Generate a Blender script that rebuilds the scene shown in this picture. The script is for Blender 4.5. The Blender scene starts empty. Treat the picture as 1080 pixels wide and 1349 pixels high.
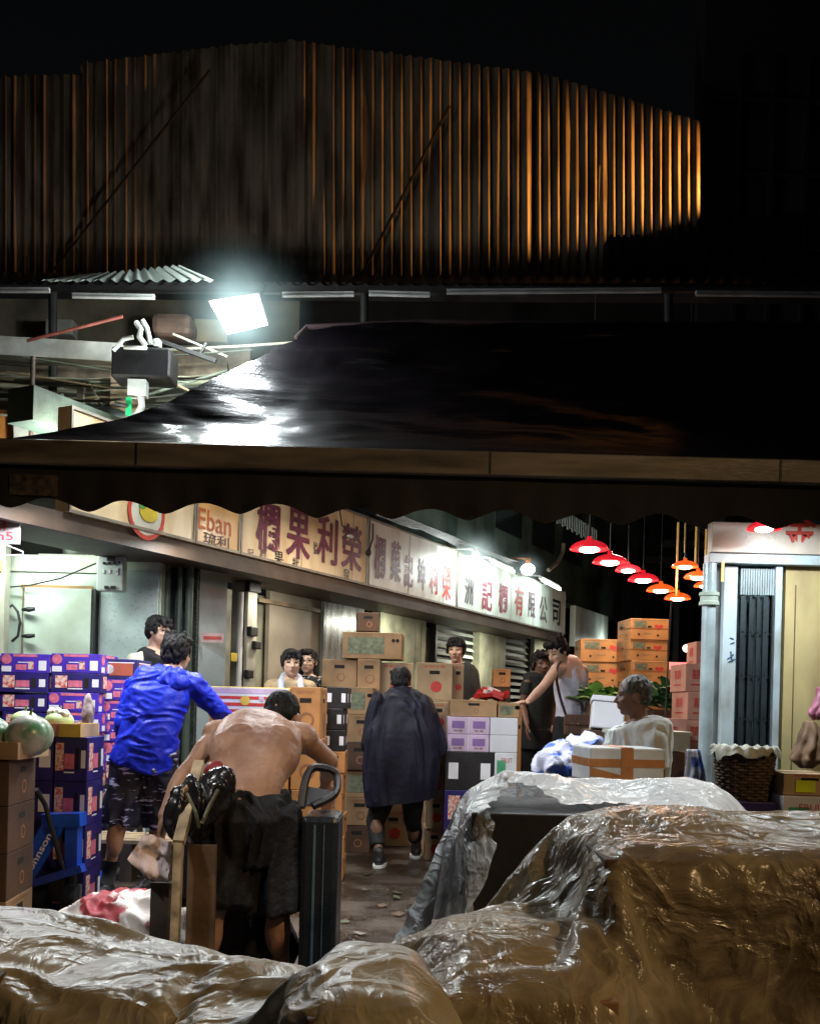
import bpy, bmesh, math, random
from mathutils import Vector, Matrix, noise, Quaternion
R = math.radians
random.seed(7)
sc = bpy.context.scene
col = sc.collection
F = 1300.0
ROLL = R(1.5)
EYE = 1.25

# ------------------------------------------------------------------ helpers
def ray(px, py):
    dx, dy = px - 540, 930 - py
    return (dx*math.cos(ROLL) - dy*math.sin(ROLL))/F, (dx*math.sin(ROLL) + dy*math.cos(ROLL))/F
def P(px, py, D):
    u, v = ray(px, py)
    return Vector((u*D, D, EYE + v*D))
S0 = Vector((-2.33, 6.68, 0)); SD = Vector((.447, .894, 0)); SN = Vector((.894, -.447, 0)); SROT = math.atan2(.894, .447)
def fp(px, py, off=0.0):
    """where the street-side row of shops crosses a sight line: distance along the row, height"""
    k, v = ray(px, py)
    t = (k*(S0.y + off*SN.y) - S0.x - off*SN.x)/(SD.x - k*SD.y)
    Y = S0.y + t*SD.y + off*SN.y
    return t, EYE + v*Y

def tag(o, label=None, cat=None, group=None, kind=None):
    if label: o['label'] = label
    if cat: o['category'] = cat
    if group: o['group'] = group
    if kind: o['kind'] = kind
    return o
def empty(name, loc=(0, 0, 0), rz=0):
    o = bpy.data.objects.new(name, None); col.objects.link(o)
    o.empty_display_size = .1; o.location = loc; o.rotation_euler = (0, 0, rz)
    return o

# ------------------------------------------------------------------ materials
_mats = {}
def mat(name, c, rough=.6, metal=0, var=.25, vs=6, bump=.15, bs=40, c2=None, emit=None, es=0, alpha=None, spec=.5, stretch=(1, 1, 1), coat=0, detail=4, thresh=None):
    if name in _mats: return _mats[name]
    m = bpy.data.materials.new(name); m.use_nodes = True
    nt = m.node_tree; N = nt.nodes; L = nt.links
    b = N['Principled BSDF']
    tc = N.new('ShaderNodeTexCoord'); mp = N.new('ShaderNodeMapping'); L.new(tc.outputs['Object'], mp.inputs[0])
    mp.inputs['Scale'].default_value = stretch
    n = N.new('ShaderNodeTexNoise'); n.inputs['Scale'].default_value = vs; n.inputs['Detail'].default_value = detail; L.new(mp.outputs[0], n.inputs[0])
    cr = N.new('ShaderNodeValToRGB'); L.new(n.outputs[0], cr.inputs[0])
    a = c; d = c2 if c2 else tuple(x*(1-var*1.6) for x in c)
    lo, hi = thresh if thresh else (.3, .72)
    cr.color_ramp.elements[0].position = lo; cr.color_ramp.elements[1].position = hi
    cr.color_ramp.elements[0].color = (*d, 1); cr.color_ramp.elements[1].color = (*a, 1)
    L.new(cr.outputs[0], b.inputs['Base Color'])
    b.inputs['Metallic'].default_value = metal
    b.inputs['Specular IOR Level'].default_value = spec
    mr = N.new('ShaderNodeMapRange'); mr.inputs[3].default_value = max(.03, rough-.12); mr.inputs[4].default_value = min(1, rough+.12)
    n2 = N.new('ShaderNodeTexNoise'); n2.inputs['Scale'].default_value = bs; n2.inputs['Detail'].default_value = 3; L.new(mp.outputs[0], n2.inputs[0])
    L.new(n2.outputs[0], mr.inputs[0]); L.new(mr.outputs[0], b.inputs['Roughness'])
    if bump:
        bp = N.new('ShaderNodeBump'); bp.inputs['Strength'].default_value = bump; bp.inputs['Distance'].default_value = .01
        L.new(n2.outputs[0], bp.inputs['Height']); L.new(bp.outputs[0], b.inputs['Normal'])
    if emit: b.inputs['Emission Color'].default_value = (*emit, 1); b.inputs['Emission Strength'].default_value = es
    if alpha is not None: b.inputs['Alpha'].default_value = alpha
    if coat: b.inputs['Coat Weight'].default_value = coat; b.inputs['Coat Roughness'].default_value = .15
    _mats[name] = m
    return m
def glow(name, c, s):
    if name in _mats: return _mats[name]
    m = bpy.data.materials.new(name); m.use_nodes = True
    b = m.node_tree.nodes['Principled BSDF']
    b.inputs['Base Color'].default_value = (*[min(1, x) for x in c], 1)
    b.inputs['Emission Color'].default_value = (*c, 1); b.inputs['Emission Strength'].default_value = s
    _mats[name] = m; return m

# ------------------------------------------------------------------ mesh builder
class MB:
    def __init__(s): s.v = []; s.f = []; s.m = []; s.mi = 0
    def add(s, vs, fs, mi=None):
        b = len(s.v); s.v += [tuple(v) for v in vs]
        for f in fs: s.f.append(tuple(i+b for i in f)); s.m.append(s.mi if mi is None else mi)
        return s
    def box(s, x0, x1, y0, y1, z0, z1, mi=None, ch=0.0):
        if x0 > x1: x0, x1 = x1, x0
        if y0 > y1: y0, y1 = y1, y0
        if z0 > z1: z0, z1 = z1, z0
        if ch <= 0:
            vs = [(x, y, z) for x in (x0, x1) for y in (y0, y1) for z in (z0, z1)]
            return s.add(vs, [(0, 1, 3, 2), (4, 6, 7, 5), (0, 4, 5, 1), (2, 3, 7, 6), (0, 2, 6, 4), (1, 5, 7, 3)], mi)
        bm = bmesh.new(); r = bmesh.ops.create_cube(bm, size=1)
        for v in bm.verts: v.co = Vector(((x0+x1)/2 + v.co.x*(x1-x0), (y0+y1)/2 + v.co.y*(y1-y0), (z0+z1)/2 + v.co.z*(z1-z0)))
        bmesh.ops.bevel(bm, geom=bm.edges[:], offset=ch, segments=2, affect='EDGES', profile=.5)
        bm.verts.ensure_lookup_table()
        s.add([v.co[:] for v in bm.verts], [[v.index for v in f.verts] for f in bm.faces], mi); bm.free(); return s
    def mbox(s, M, dx, dy, dz, mi=None):
        vs = [M @ Vector((x, y, z)) for x in (-dx/2, dx/2) for y in (-dy/2, dy/2) for z in (-dz/2, dz/2)]
        return s.add(vs, [(0, 1, 3, 2), (4, 6, 7, 5), (0, 4, 5, 1), (2, 3, 7, 6), (0, 2, 6, 4), (1, 5, 7, 3)], mi)
    def bar(s, a, b, w, h, mi=None):
        a, b = Vector(a), Vector(b); d = b-a; M = Matrix.Translation((a+b)/2) @ d.to_track_quat('X', 'Z').to_matrix().to_4x4()
        return s.mbox(M, d.length, w, h, mi)
    def cyl(s, a, b, r0, r1=None, n=16, mi=None, caps=True):
        return s.tube([a, b], [r0, r0 if r1 is None else r1], n, mi, caps)
    def tube(s, pts, r, n=8, mi=None, caps=True, closed=False):
        pts = [Vector(p) for p in pts]; k = len(pts); rs = r if isinstance(r, (list, tuple)) else [r]*k
        vs = []; fs = []; up = None
        for i, p in enumerate(pts):
            if closed: d = pts[(i+1) % k]-pts[i-1]
            else: d = pts[min(i+1, k-1)]-pts[max(i-1, 0)]
            d.normalize()
            if up is None: up = Vector((0, 0, 1)) if abs(d.z) < .9 else Vector((1, 0, 0))
            x = d.cross(up).normalized(); y = x.cross(d).normalized(); up = y
            for j in range(n):
                a = 2*math.pi*j/n; vs.append(p + (x*math.cos(a)+y*math.sin(a))*rs[i])
        for i in range(k if closed else k-1):
            i2 = (i+1) % k
            for j in range(n): fs.append((i*n+j, i2*n+j, i2*n+(j+1) % n, i*n+(j+1) % n))
        if caps and not closed: fs.append(tuple(range(n-1, -1, -1))); fs.append(tuple((k-1)*n+j for j in range(n)))
        return s.add(vs, fs, mi)
    def lathe(s, prof, c, n=28, mi=None, sx=1, sy=1):
        c = Vector(c); vs = []; fs = []
        for r, z in prof:
            for j in range(n):
                a = 2*math.pi*j/n; vs.append(c+Vector((r*sx*math.cos(a), r*sy*math.sin(a), z)))
        for i in range(len(prof)-1):
            for j in range(n): fs.append((i*n+j, i*n+(j+1) % n, (i+1)*n+(j+1) % n, (i+1)*n+j))
        return s.add(vs, fs, mi)
    def ell(s, c, r, mi=None, n=16, m=10, M=None):
        c = Vector(c); vs = []; fs = []
        for i in range(m+1):
            th = math.pi*i/m
            for j in range(n):
                a = 2*math.pi*j/n; p = Vector((r[0]*math.sin(th)*math.cos(a), r[1]*math.sin(th)*math.sin(a), r[2]*math.cos(th)))
                vs.append(c+(M @ p if M else p))
        for i in range(m):
            for j in range(n): fs.append((i*n+j, (i+1)*n+j, (i+1)*n+(j+1) % n, i*n+(j+1) % n))
        return s.add(vs, fs, mi)
    def disc(s, M, r, mi=None, n=20, ring=0):
        """flat disc in the local XZ plane facing -Y"""
        if ring:
            vs = [M @ Vector((q*math.cos(2*math.pi*j/n), 0, q*math.sin(2*math.pi*j/n))) for q in (r, ring) for j in range(n)]
            return s.add(vs, [(j, (j+1) % n, n+(j+1) % n, n+j) for j in range(n)], mi)
        return s.add([M @ Vector((r*math.cos(2*math.pi*j/n), 0, r*math.sin(2*math.pi*j/n))) for j in range(n)], [tuple(range(n))], mi)
    def quad(s, M, w, h, mi=None):
        return s.add([M @ Vector(p) for p in ((-w/2, 0, -h/2), (w/2, 0, -h/2), (w/2, 0, h/2), (-w/2, 0, h/2))], [(0, 1, 2, 3)], mi)
    def heart(s, M, r, mi=None):
        vs = []
        for j in range(24):
            a = 2*math.pi*j/24
            vs.append(M @ Vector((r*math.sin(a)**3*1.15, 0, r*.8*(13*math.cos(a)-5*math.cos(2*a)-2*math.cos(3*a)-math.cos(4*a))/15)))
        return s.add(vs, [tuple(range(23, -1, -1))], mi)
    def text(s, M, body, w, h, mi=None, fat=0.0):
        """lettering as flat faces in the local XZ plane facing -Y, fitted to w by h and centred"""
        key = (body, fat)
        if key not in _txt:
            c = bpy.data.curves.new('lettering', 'FONT'); c.body = body; c.offset = fat; c.resolution_u = 3
            o = bpy.data.objects.new('lettering', c); col.objects.link(o); bpy.context.view_layer.update()
            me = bpy.data.meshes.new_from_object(o.evaluated_get(bpy.context.evaluated_depsgraph_get()))
            vs = [v.co.copy() for v in me.vertices]; fs = [tuple(p.vertices) for p in me.polygons]
            bpy.data.objects.remove(o); bpy.data.curves.remove(c); bpy.data.meshes.remove(me)
            if not vs: _txt[key] = ([], [])
            else:
                x0 = min(v.x for v in vs); x1 = max(v.x for v in vs); y0 = min(v.y for v in vs); y1 = max(v.y for v in vs)
                _txt[key] = ([((v.x-x0)/(x1-x0)-.5, (v.y-y0)/(y1-y0)-.5) for v in vs], fs)
        vs, fs = _txt[key]
        return s.add([M @ Vector((x*w, 0, z*h)) for x, z in vs], fs, mi)
    def build(s, name, mats, parent=None, smooth=False, loc=None, rz=0):
        me = bpy.data.meshes.new(name); me.from_pydata(s.v, [], s.f)
        for m in (mats if isinstance(mats, (list, tuple)) else [mats]): me.materials.append(m)
        if any(s.m): me.polygons.foreach_set('material_index', s.m)
        if smooth: me.polygons.foreach_set('use_smooth', [True]*len(s.f))
        me.update()
        o = bpy.data.objects.new(name, me); col.objects.link(o)
        if parent: o.parent = parent
        if loc is not None: o.location = loc
        if rz: o.rotation_euler = (0, 0, rz)
        return o
_txt = {}
def T(x, y, z): return Matrix.Translation((x, y, z))
def face(fc, dx, dy, dz, u, w):
    """matrix on a box face (box centred in x,y, base at z 0): u, w are fractions of the face"""
    e = .0016
    if fc == 'F': return T((u-.5)*dx, -dy/2-e, w*dz)
    if fc == 'B': return T(-(u-.5)*dx, dy/2+e, w*dz) @ Matrix.Rotation(math.pi, 4, 'Z')
    if fc == 'R': return T(dx/2+e, (u-.5)*dy, w*dz) @ Matrix.Rotation(math.pi/2, 4, 'Z')
    if fc == 'L': return T(-dx/2-e, -(u-.5)*dy, w*dz) @ Matrix.Rotation(-math.pi/2, 4, 'Z')
    if fc == 'T': return T((u-.5)*dx, (w-.5)*dy, dz+e) @ Matrix.Rotation(-math.pi/2, 4, 'X')

# ------------------------------------------------------------------ organic shells (one continuous surface)
def roundcone(mb, a, b, r0, r1, n=14):
    a, b = Vector(a), Vector(b); d = (b-a); ln = max(d.length, 1e-4); d.normalize()
    pts = []; rs = []
    for k in range(5):
        th = math.pi/2*(1-k/4)
        pts.append(a-d*r0*math.sin(th)); rs.append(max(r0*math.cos(th), .0004))
    for k in range(5):
        th = math.pi/2*k/4
        pts.append(b+d*r1*math.sin(th)); rs.append(max(r1*math.cos(th), .0004))
    mb.tube(pts, rs, n)
def loft(mb, secs, n=24):
    """secs: (centre, lateral vector*radius, depth vector*radius)"""
    vs = []; fs = []; k = len(secs)
    for c, a, b in secs:
        for j in range(n):
            t = 2*math.pi*j/n; ct, st = math.cos(t), math.sin(t)
            ex = .85
            ct = math.copysign(abs(ct)**ex, ct); st = math.copysign(abs(st)**ex, st)
            vs.append(Vector(c)+Vector(a)*ct+Vector(b)*st)
    for i in range(k-1):
        for j in range(n): fs.append((i*n+j, i*n+(j+1) % n, (i+1)*n+(j+1) % n, (i+1)*n+j))
    fs.append(tuple(range(n-1, -1, -1))); fs.append(tuple((k-1)*n+j for j in range(n)))
    mb.add(vs, fs)
def shell(name, mb, mats, parent=None, voxel=.008, smooth=4, amp=0, freq=10, stretch=(1, 1, .4), cuts=(), ridged=False, thin=None):
    me = bpy.data.meshes.new(name); me.from_pydata(mb.v, [], mb.f); me.update()
    bm = bmesh.new(); bm.from_mesh(me); bmesh.ops.remove_doubles(bm, verts=bm.verts, dist=1e-6); bmesh.ops.recalc_face_normals(bm, faces=bm.faces); bm.to_mesh(me); bm.free()
    o = bpy.data.objects.new(name, me); col.objects.link(o)
    r = o.modifiers.new('r', 'REMESH'); r.mode = 'VOXEL'; r.voxel_size = voxel; r.use_smooth_shade = True
    if smooth:
        s = o.modifiers.new('s', 'SMOOTH'); s.iterations = smooth; s.factor = .5
    m2 = bpy.data.meshes.new_from_object(o.evaluated_get(bpy.context.evaluated_depsgraph_get()))
    o.modifiers.clear(); o.data = m2; m2.name = name; bpy.data.meshes.remove(me)
    if cuts:
        bm = bmesh.new(); bm.from_mesh(m2)
        for co, no in cuts:
            bmesh.ops.bisect_plane(bm, geom=bm.verts[:]+bm.edges[:]+bm.faces[:], plane_co=co, plane_no=no, clear_outer=True)
        bm.to_mesh(m2); bm.free()
    if amp:
        st = Vector(stretch)
        nr = [v.normal.copy() for v in m2.vertices]
        for v, nn in zip(m2.vertices, nr):
            q = Vector((v.co.x*st.x, v.co.y*st.y, v.co.z*st.z))*freq
            w = noise.noise_vector(q*.6)
            a = noise.noise(q+w*1.2)
            if ridged: a = 1-2*abs(a)*1.6
            v.co += nn*amp*a
    m2.materials.clear()
    for m in (mats if isinstance(mats, (list, tuple)) else [mats]): m2.materials.append(m)
    m2.polygons.foreach_set('use_smooth', [True]*len(m2.polygons)); m2.update()
    if parent: o.parent = parent
    return o

# ------------------------------------------------------------------ world, camera
w = bpy.data.worlds.new("World"); sc.world = w; w.use_nodes = True
nt = w.node_tree; bg = nt.nodes['Background']
sky = nt.nodes.new('ShaderNodeTexSky'); sky.sky_type = 'NISHITA'; sky.sun_disc = False; sky.sun_elevation = R(35); sky.sun_rotation = R(150)
hs = nt.nodes.new('ShaderNodeHueSaturation'); hs.inputs['Saturation'].default_value = .35
nt.links.new(sky.outputs[0], hs.inputs['Color']); nt.links.new(hs.outputs[0], bg.inputs[0]); bg.inputs[1].default_value = .0007
cam = bpy.data.cameras.new('camera'); co = bpy.data.objects.new('camera', cam); col.objects.link(co)
co.matrix_world = Matrix.Translation((0, 0, EYE)) @ Matrix.Rotation(math.pi/2, 4, 'X') @ Matrix.Rotation(ROLL, 4, 'Z')
cam.sensor_width = 36; cam.lens = F/1349*36; cam.shift_y = (930-674.5)/1349; cam.clip_end = 500; cam.clip_start = .05
sc.camera = co
sc.view_settings.view_transform = 'Standard'; sc.view_settings.look = 'None'; sc.view_settings.exposure = 0
def light(kind, loc, e, c, size=.3, size_y=None, aim=None, spot=None, blend=.5):
    l = bpy.data.lights.new(kind.lower()+'_light', kind); l.energy = e; l.color = c
    if kind == 'AREA':
        l.size = size
        if size_y: l.shape = 'RECTANGLE'; l.size_y = size_y
    elif kind == 'SUN': l.angle = size
    else: l.shadow_soft_size = size
    if kind == 'SPOT': l.spot_size = R(spot); l.spot_blend = blend
    o = bpy.data.objects.new(l.name, l); col.objects.link(o); o.location = loc
    if aim is not None: o.rotation_euler = (Vector(aim)-Vector(loc)).to_track_quat('-Z', 'Y').to_euler()
    return o
light('SUN', (0, -5, 20), .015, (.8, .85, 1), R(.5), aim=(3, 4, 0))
# ================================================================== SETTING
BLK = mat('black_paint', (.012, .011, .013), .5, var=.4, bump=.1)
STEEL = mat('dull_steel', (.22, .23, .24), .4, metal=.7, var=.3, bump=.1)
DARKST = mat('dark_steel', (.03, .03, .033), .5, metal=.3, var=.4)
CREAM = mat('cream_paint', (.55, .53, .42), .5, var=.35, vs=3, bump=.1)
GREENW = mat('pale_green_panel', (.5, .58, .49), .38, c2=(.28, .3, .22), vs=2.2, detail=9, thresh=(.25, .6), bump=.05, bs=15)
RUBBER = mat('black_rubber', (.012, .012, .012), .7, var=.2)
WHITEP = mat('white_plastic', (.7, .7, .68), .35, var=.15)
CABLE = mat('black_cable', (.015, .015, .015), .5, var=.1)

def wet_ground():
    m = bpy.data.materials.new('wet_asphalt'); m.use_nodes = True; nt = m.node_tree; N = nt.nodes; L = nt.links; b = N['Principled BSDF']
    tc = N.new('ShaderNodeTexCoord')
    n1 = N.new('ShaderNodeTexNoise'); n1.inputs['Scale'].default_value = 2.2; n1.inputs['Detail'].default_value = 8; L.new(tc.outputs['Object'], n1.inputs[0])
    n2 = N.new('ShaderNodeTexNoise'); n2.inputs['Scale'].default_value = 60; n2.inputs['Detail'].default_value = 5; L.new(tc.outputs['Object'], n2.inputs[0])
    vo = N.new('ShaderNodeTexVoronoi'); vo.inputs['Scale'].default_value = 35; L.new(tc.outputs['Object'], vo.inputs['Vector'])
    r1 = N.new('ShaderNodeValToRGB'); r1.color_ramp.elements[0].position = .35; r1.color_ramp.elements[1].position = .65
    r1.color_ramp.elements[0].color = (.012, .009, .007, 1); r1.color_ramp.elements[1].color = (.06, .042, .03, 1); L.new(n1.outputs[0], r1.inputs[0]); L.new(r1.outputs[0], b.inputs['Base Color'])
    r2 = N.new('ShaderNodeMapRange'); r2.inputs[1].default_value = .4; r2.inputs[2].default_value = .6; r2.inputs[3].default_value = .06; r2.inputs[4].default_value = .55
    L.new(n1.outputs[0], r2.inputs[0]); L.new(r2.outputs[0], b.inputs['Roughness'])
    ad = N.new('ShaderNodeMath'); ad.operation = 'ADD'; L.new(n2.outputs[0], ad.inputs[0]); L.new(vo.outputs[0], ad.inputs[1])
    bp = N.new('ShaderNodeBump'); bp.inputs['Strength'].default_value = .7; bp.inputs['Distance'].default_value = .012; L.new(ad.outputs[0], bp.inputs['Height']); L.new(bp.outputs[0], b.inputs['Normal'])
    return m
g = MB().add([(-150, -50, 0), (150, -50, 0), (150, 300, 0), (-150, 300, 0)], [(0, 1, 2, 3)]).build('ground', wet_ground())
tag(g, kind='structure')
# litter trodden into the wet street
lb = MB()
for i in range(240):
    x = random.uniform(-3.2, 3); y = random.uniform(4.2, 13); a = random.uniform(0, 3.1); s = random.uniform(.01, .05)
    M = T(x, y, random.uniform(.006, .014)) @ Matrix.Rotation(a, 4, 'Z') @ Matrix.Rotation(random.uniform(-.25, .25), 4, 'X')
    lb.add([M @ Vector(p) for p in ((-s, -s*.5, 0), (s, -s*.4, .002), (s*.8, s*.5, .004), (-s*.7, s*.6, 0))], [(0, 1, 2, 3)], random.choice((0, 0, 1, 2)))
tag(lb.build('litter', [mat('litter_leaf', (.06, .07, .03), .6), mat('litter_paper', (.2, .18, .15), .6), mat('litter_card', (.12, .07, .04), .7)]),
    'torn leaves and paper scraps trodden into the wet street', 'litter', kind='stuff')

# ---------------------------------------------------------------- corrugated wall high up
GALV = mat('weathered_sheet', (.15, .115, .085), .42, metal=.35, c2=(.035, .022, .014), vs=7, bump=.15, bs=40, stretch=(1, 1, .22), detail=10, thresh=(.32, .62))
def corr(name, m, pts_top, pts_bot, parent, pitch=.0885, amp=.015, n=8, jit=0):
    """pts: (px,py,D) left and right for the top and the bottom edge"""
    A, B, C, D_ = P(*pts_top[0]), P(*pts_top[1]), P(*pts_bot[0]), P(*pts_bot[1])
    L = (B-A).length; k = int(L/pitch*n); mb = MB(); vs = []; rows = 4
    nrm = (B-A).cross(C-A).normalized()
    for j in range(rows+1):
        for i in range(k+1):
            u = i/k; w = j/rows; p = (A.lerp(B, u)).lerp(C.lerp(D_, u), w)
            ph = 2*math.pi*u*L/pitch; rib = math.floor(ph/(2*math.pi)+.25); s_ = math.sin(ph)*(.8+1.3*noise.noise(Vector((rib*.83+pts_top[0][0], w*1.3, 3))))
            e = .012*math.sin(i*.37+pts_top[0][0]) if j == 0 and (i//n) % 5 == 0 else 0
            vs.append(p+nrm*amp*s_+Vector((0, 0, e*jit)))
    fs = [(j*(k+1)+i, j*(k+1)+i+1, (j+1)*(k+1)+i+1, (j+1)*(k+1)+i) for j in range(rows) for i in range(k)]
    mb.add(vs, fs)
    return mb.build(name, m, parent, smooth=True)
wl = empty('corrugated_wall', (0, 9.1, 4.7))
tag(wl, 'tall corrugated metal wall high above the awnings with orange light catching its ribs', 'wall')
wm = Matrix.Translation((0, -9.1, -4.7))
def rel(o, par):
    o.parent = par; o.matrix_parent_inverse = Matrix.Translation(-Vector(par.location)); return o
def corrp(*a, par=None, **k):
    return rel(corr(*a, None, **k), par)
for q in (((-40, 103, 9.0), (110, 97, 9.0), (-40, 366, 9.0), (110, 368, 9.0)), ((106, 84, 9.05), (300, 60, 9.05), (106, 366, 9.05), (300, 366, 9.05)),
          ((296, 60, 9.0), (380, 54, 9.0), (296, 366, 9.0), (380, 368, 9.0)), ((378, 52, 8.95), (700, 95, 8.95), (378, 366, 8.95), (700, 367, 8.95)),
          ((700, 92, 9.0), (922, 160, 9.0), (700, 366, 9.0), (922, 368, 9.0))):
    corrp('sheet', GALV, q[:2], q[2:], par=wl, jit=1)
def diag(a, b, r, m=DARKST, name='shadow_rod', par=None):
    o = MB().cyl(P(*a), P(*b), r, n=8).build(name, m); return rel(o, par) if par else o
BLKM = mat('matt_black', (.003, .003, .003), .9, var=.1, bump=0, spec=.1)
diag((277, 92, 8.8), (66, 362, 8.95), .011, BLKM, par=wl); diag((592, 140, 8.8), (474, 366, 8.9), .014, BLKM, par=wl)  # black rods standing in for diagonal shadows across the sheets
diag((-40, 380, 8.85), (1120, 388, 8.85), .09, name='rail', par=wl)
bb = MB(); a = P(800, 312, 8.7); b = P(930, 372, 8.7); bb.box(a.x, b.x, 8.7, 8.9, b.z, a.z)
for i in range(14):
    q = P(803+i*9, 312, 8.7); bb.box(q.x, q.x+.03, 8.7, 8.88, q.z, q.z+.02)
tag(bb.build('roof_vent', BLKM), 'black ribbed box against the right end of the corrugated wall', 'vent')
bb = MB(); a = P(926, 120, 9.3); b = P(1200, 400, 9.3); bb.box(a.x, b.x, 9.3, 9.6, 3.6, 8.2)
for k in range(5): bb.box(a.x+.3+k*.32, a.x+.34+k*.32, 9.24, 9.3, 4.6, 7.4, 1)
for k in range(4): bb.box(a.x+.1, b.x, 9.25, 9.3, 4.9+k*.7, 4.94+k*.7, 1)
tag(bb.build('dark_building', [mat('unlit_black_wall', (.003, .003, .003), .8, var=.3), mat('unlit_black_bars', (.004, .004, .004), .6)]), 'unlit building front with faint bars right of the corrugated wall', 'building')  # near-black colour stands in for shade, cancelling stray orange lamp light
# canopy below the wall
ROOFM = mat('old_roof_sheet', (.02, .035, .032), .5, metal=.2, var=.4)
cn = empty('roof_canopy', (0, 8.0, 4.6)); tag(cn, 'long low corrugated roof canopy running under the metal wall', 'canopy')
def corr_flat(a, b, c, d, m, name, par, pitch=.12, amp=.018, n=8):
    A, B, C, D_ = [P(*q) for q in (a, b, c, d)]; L = (B-A).length; k = int(L/pitch*n); vs = []
    for j in range(3):
        for i in range(k+1):
            u = i/k; p = A.lerp(B, u).lerp(C.lerp(D_, u), j/2); vs.append(p+Vector((0, 0, amp*math.sin(2*math.pi*u*L/pitch))))
    fs = [(j*(k+1)+i, j*(k+1)+i+1, (j+1)*(k+1)+i+1, (j+1)*(k+1)+i) for j in range(2) for i in range(k)]
    return rel(MB().add(vs, fs).build(name, m, smooth=True), par)
corr_flat((-60, 372, 7.9), (1140, 376, 7.9), (-60, 360, 9.0), (1140, 366, 9.0), ROOFM, 'sheet', cn)
rel(MB().bar(P(-60, 377, 7.95), P(1140, 381, 7.95), .05, .06).build('fascia', BLK), cn)
for x in (70, 480, 880): rel(MB().cyl(P(x, 380, 8.2), P(x, 520, 8.2), .035, n=10).build('post', DARKST), cn)
ls = empty('loose_roof_sheet', P(170, 362, 7.6)); tag(ls, 'bright loose corrugated sheet lying tilted on the canopy edge above the floodlight', 'roof sheet')
LIT = mat('bare_zinc', (.5, .58, .56), .4, metal=.3, var=.25)
corr_flat((55, 370, 7.5), (282, 370, 7.5), (112, 363, 7.56), (236, 350, 7.56), LIT, 'sheet', ls, pitch=.1, amp=.012)
light('POINT', P(215, 385, 7.2), 10, (.85, 1, .95), .03)  # added bare point light by the loose sheet; no fitting there
# thin unlit tubes under the canopy
for i, (x0, y0, x1, y1) in enumerate([(-20, 384, 66, 384), (96, 391, 204, 393), (372, 390, 466, 389), (486, 388, 566, 390), (588, 386, 870, 384), (916, 388, 1100, 390)]):
    t_ = MB().cyl(P(x0, y0, 7.4), P(x1, y1, 7.4), .012, n=10)
    t_.bar(P(x0, y0-3, 7.42), P(x1, y1-3, 7.42), .03, .018)
    tag(t_.build('tube_fixture', mat('dusty_tube', (.38, .38, .38), .4, var=.3)),
        ['thin pale unlit tube at the far left under the canopy', 'thin pale tube above the black loudspeaker box', 'thin tube right of the floodlight', 'short dim tube under the canopy middle', 'longest pale tube under the canopy right of centre', 'thin tube under the canopy at the far right'][i], 'tube light', 'unlit tubes under the canopy')
# backing wall behind the tarpaulin
bw = MB(); a = P(-80, 378, 9.3)
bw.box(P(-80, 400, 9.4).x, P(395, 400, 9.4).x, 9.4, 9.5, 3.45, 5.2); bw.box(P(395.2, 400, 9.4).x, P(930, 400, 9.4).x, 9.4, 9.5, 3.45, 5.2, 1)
tag(bw.build('upper_wall', [mat('sooty_timber', (.2, .17, .12), .75, var=.6, vs=2), mat('unlit_timber', (.012, .01, .009), .9, spec=.1)]), 'sooty timber wall behind the cables above the awning', 'wall')  # right stretch of the same wall coloured black to read as unlit

# ---------------------------------------------------------------- near awning: beam, valance, glossy tarpaulin
aw = empty('awning', (0, 5.5, 2.6)); tag(aw, 'black awning with a scalloped valance hanging from a brown metal beam across the view', 'awning')
beam = MB(); zb = 2.6; beam.box(-2.9, 3.1, 5.44, 5.5, zb-.065, zb+.065, ch=.006)
for x in (-1.55, .4, 2.0): beam.box(x, x+.012, 5.436, 5.442, zb-.06, zb+.06, 1)
rel(beam.build('beam', [mat('brown_beam', (.22, .185, .15), .45, metal=.2, var=.5, vs=3, stretch=(.6, 1, 4), bump=.12), DARKST]), aw)
def y_to_z(py): return EYE + (930-py)*5.5/F
vs = []; fs = []; n = 620
VAL = mat('black_canvas', (.006, .005, .006), .75, var=.3, bump=.3, bs=120)
for i in range(n+1):
    x = -2.9+6.0*i/n; ph = ((x+1.4)/.425)
    z0 = 2.2945+.055*(abs(math.cos(math.pi*ph))**1.0)*1.0 + .006*math.sin(x*5)
    z0 = 2.288+.064*(math.sin(math.pi*ph)**2)**.75+.004*math.sin(x*5)
    for j in range(7):
        z = z0+(2.54-z0)*j/6; yy = 5.5+.018*math.sin(x*9+.5*math.sin(x*4))*(1-j/6)+.006*math.sin(x*31)*(1-j/6)
        vs.append((x, yy, z))
for i in range(n):
    for j in range(6): fs.append((i*7+j, (i+1)*7+j, (i+1)*7+j+1, i*7+j+1))
rel(MB().add(vs, fs).build('valance', VAL, smooth=True), aw)
p0, p1 = P(12, 655, 5.47), P(76, 628, 5.47)
rel(MB().box(p0.x, p1.x, 5.476, 5.479, p0.z+.015, p1.z+.01).build('patch', mat('worn_patch', (.09, .065, .045), .8, var=.6, vs=30)), aw)
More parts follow.
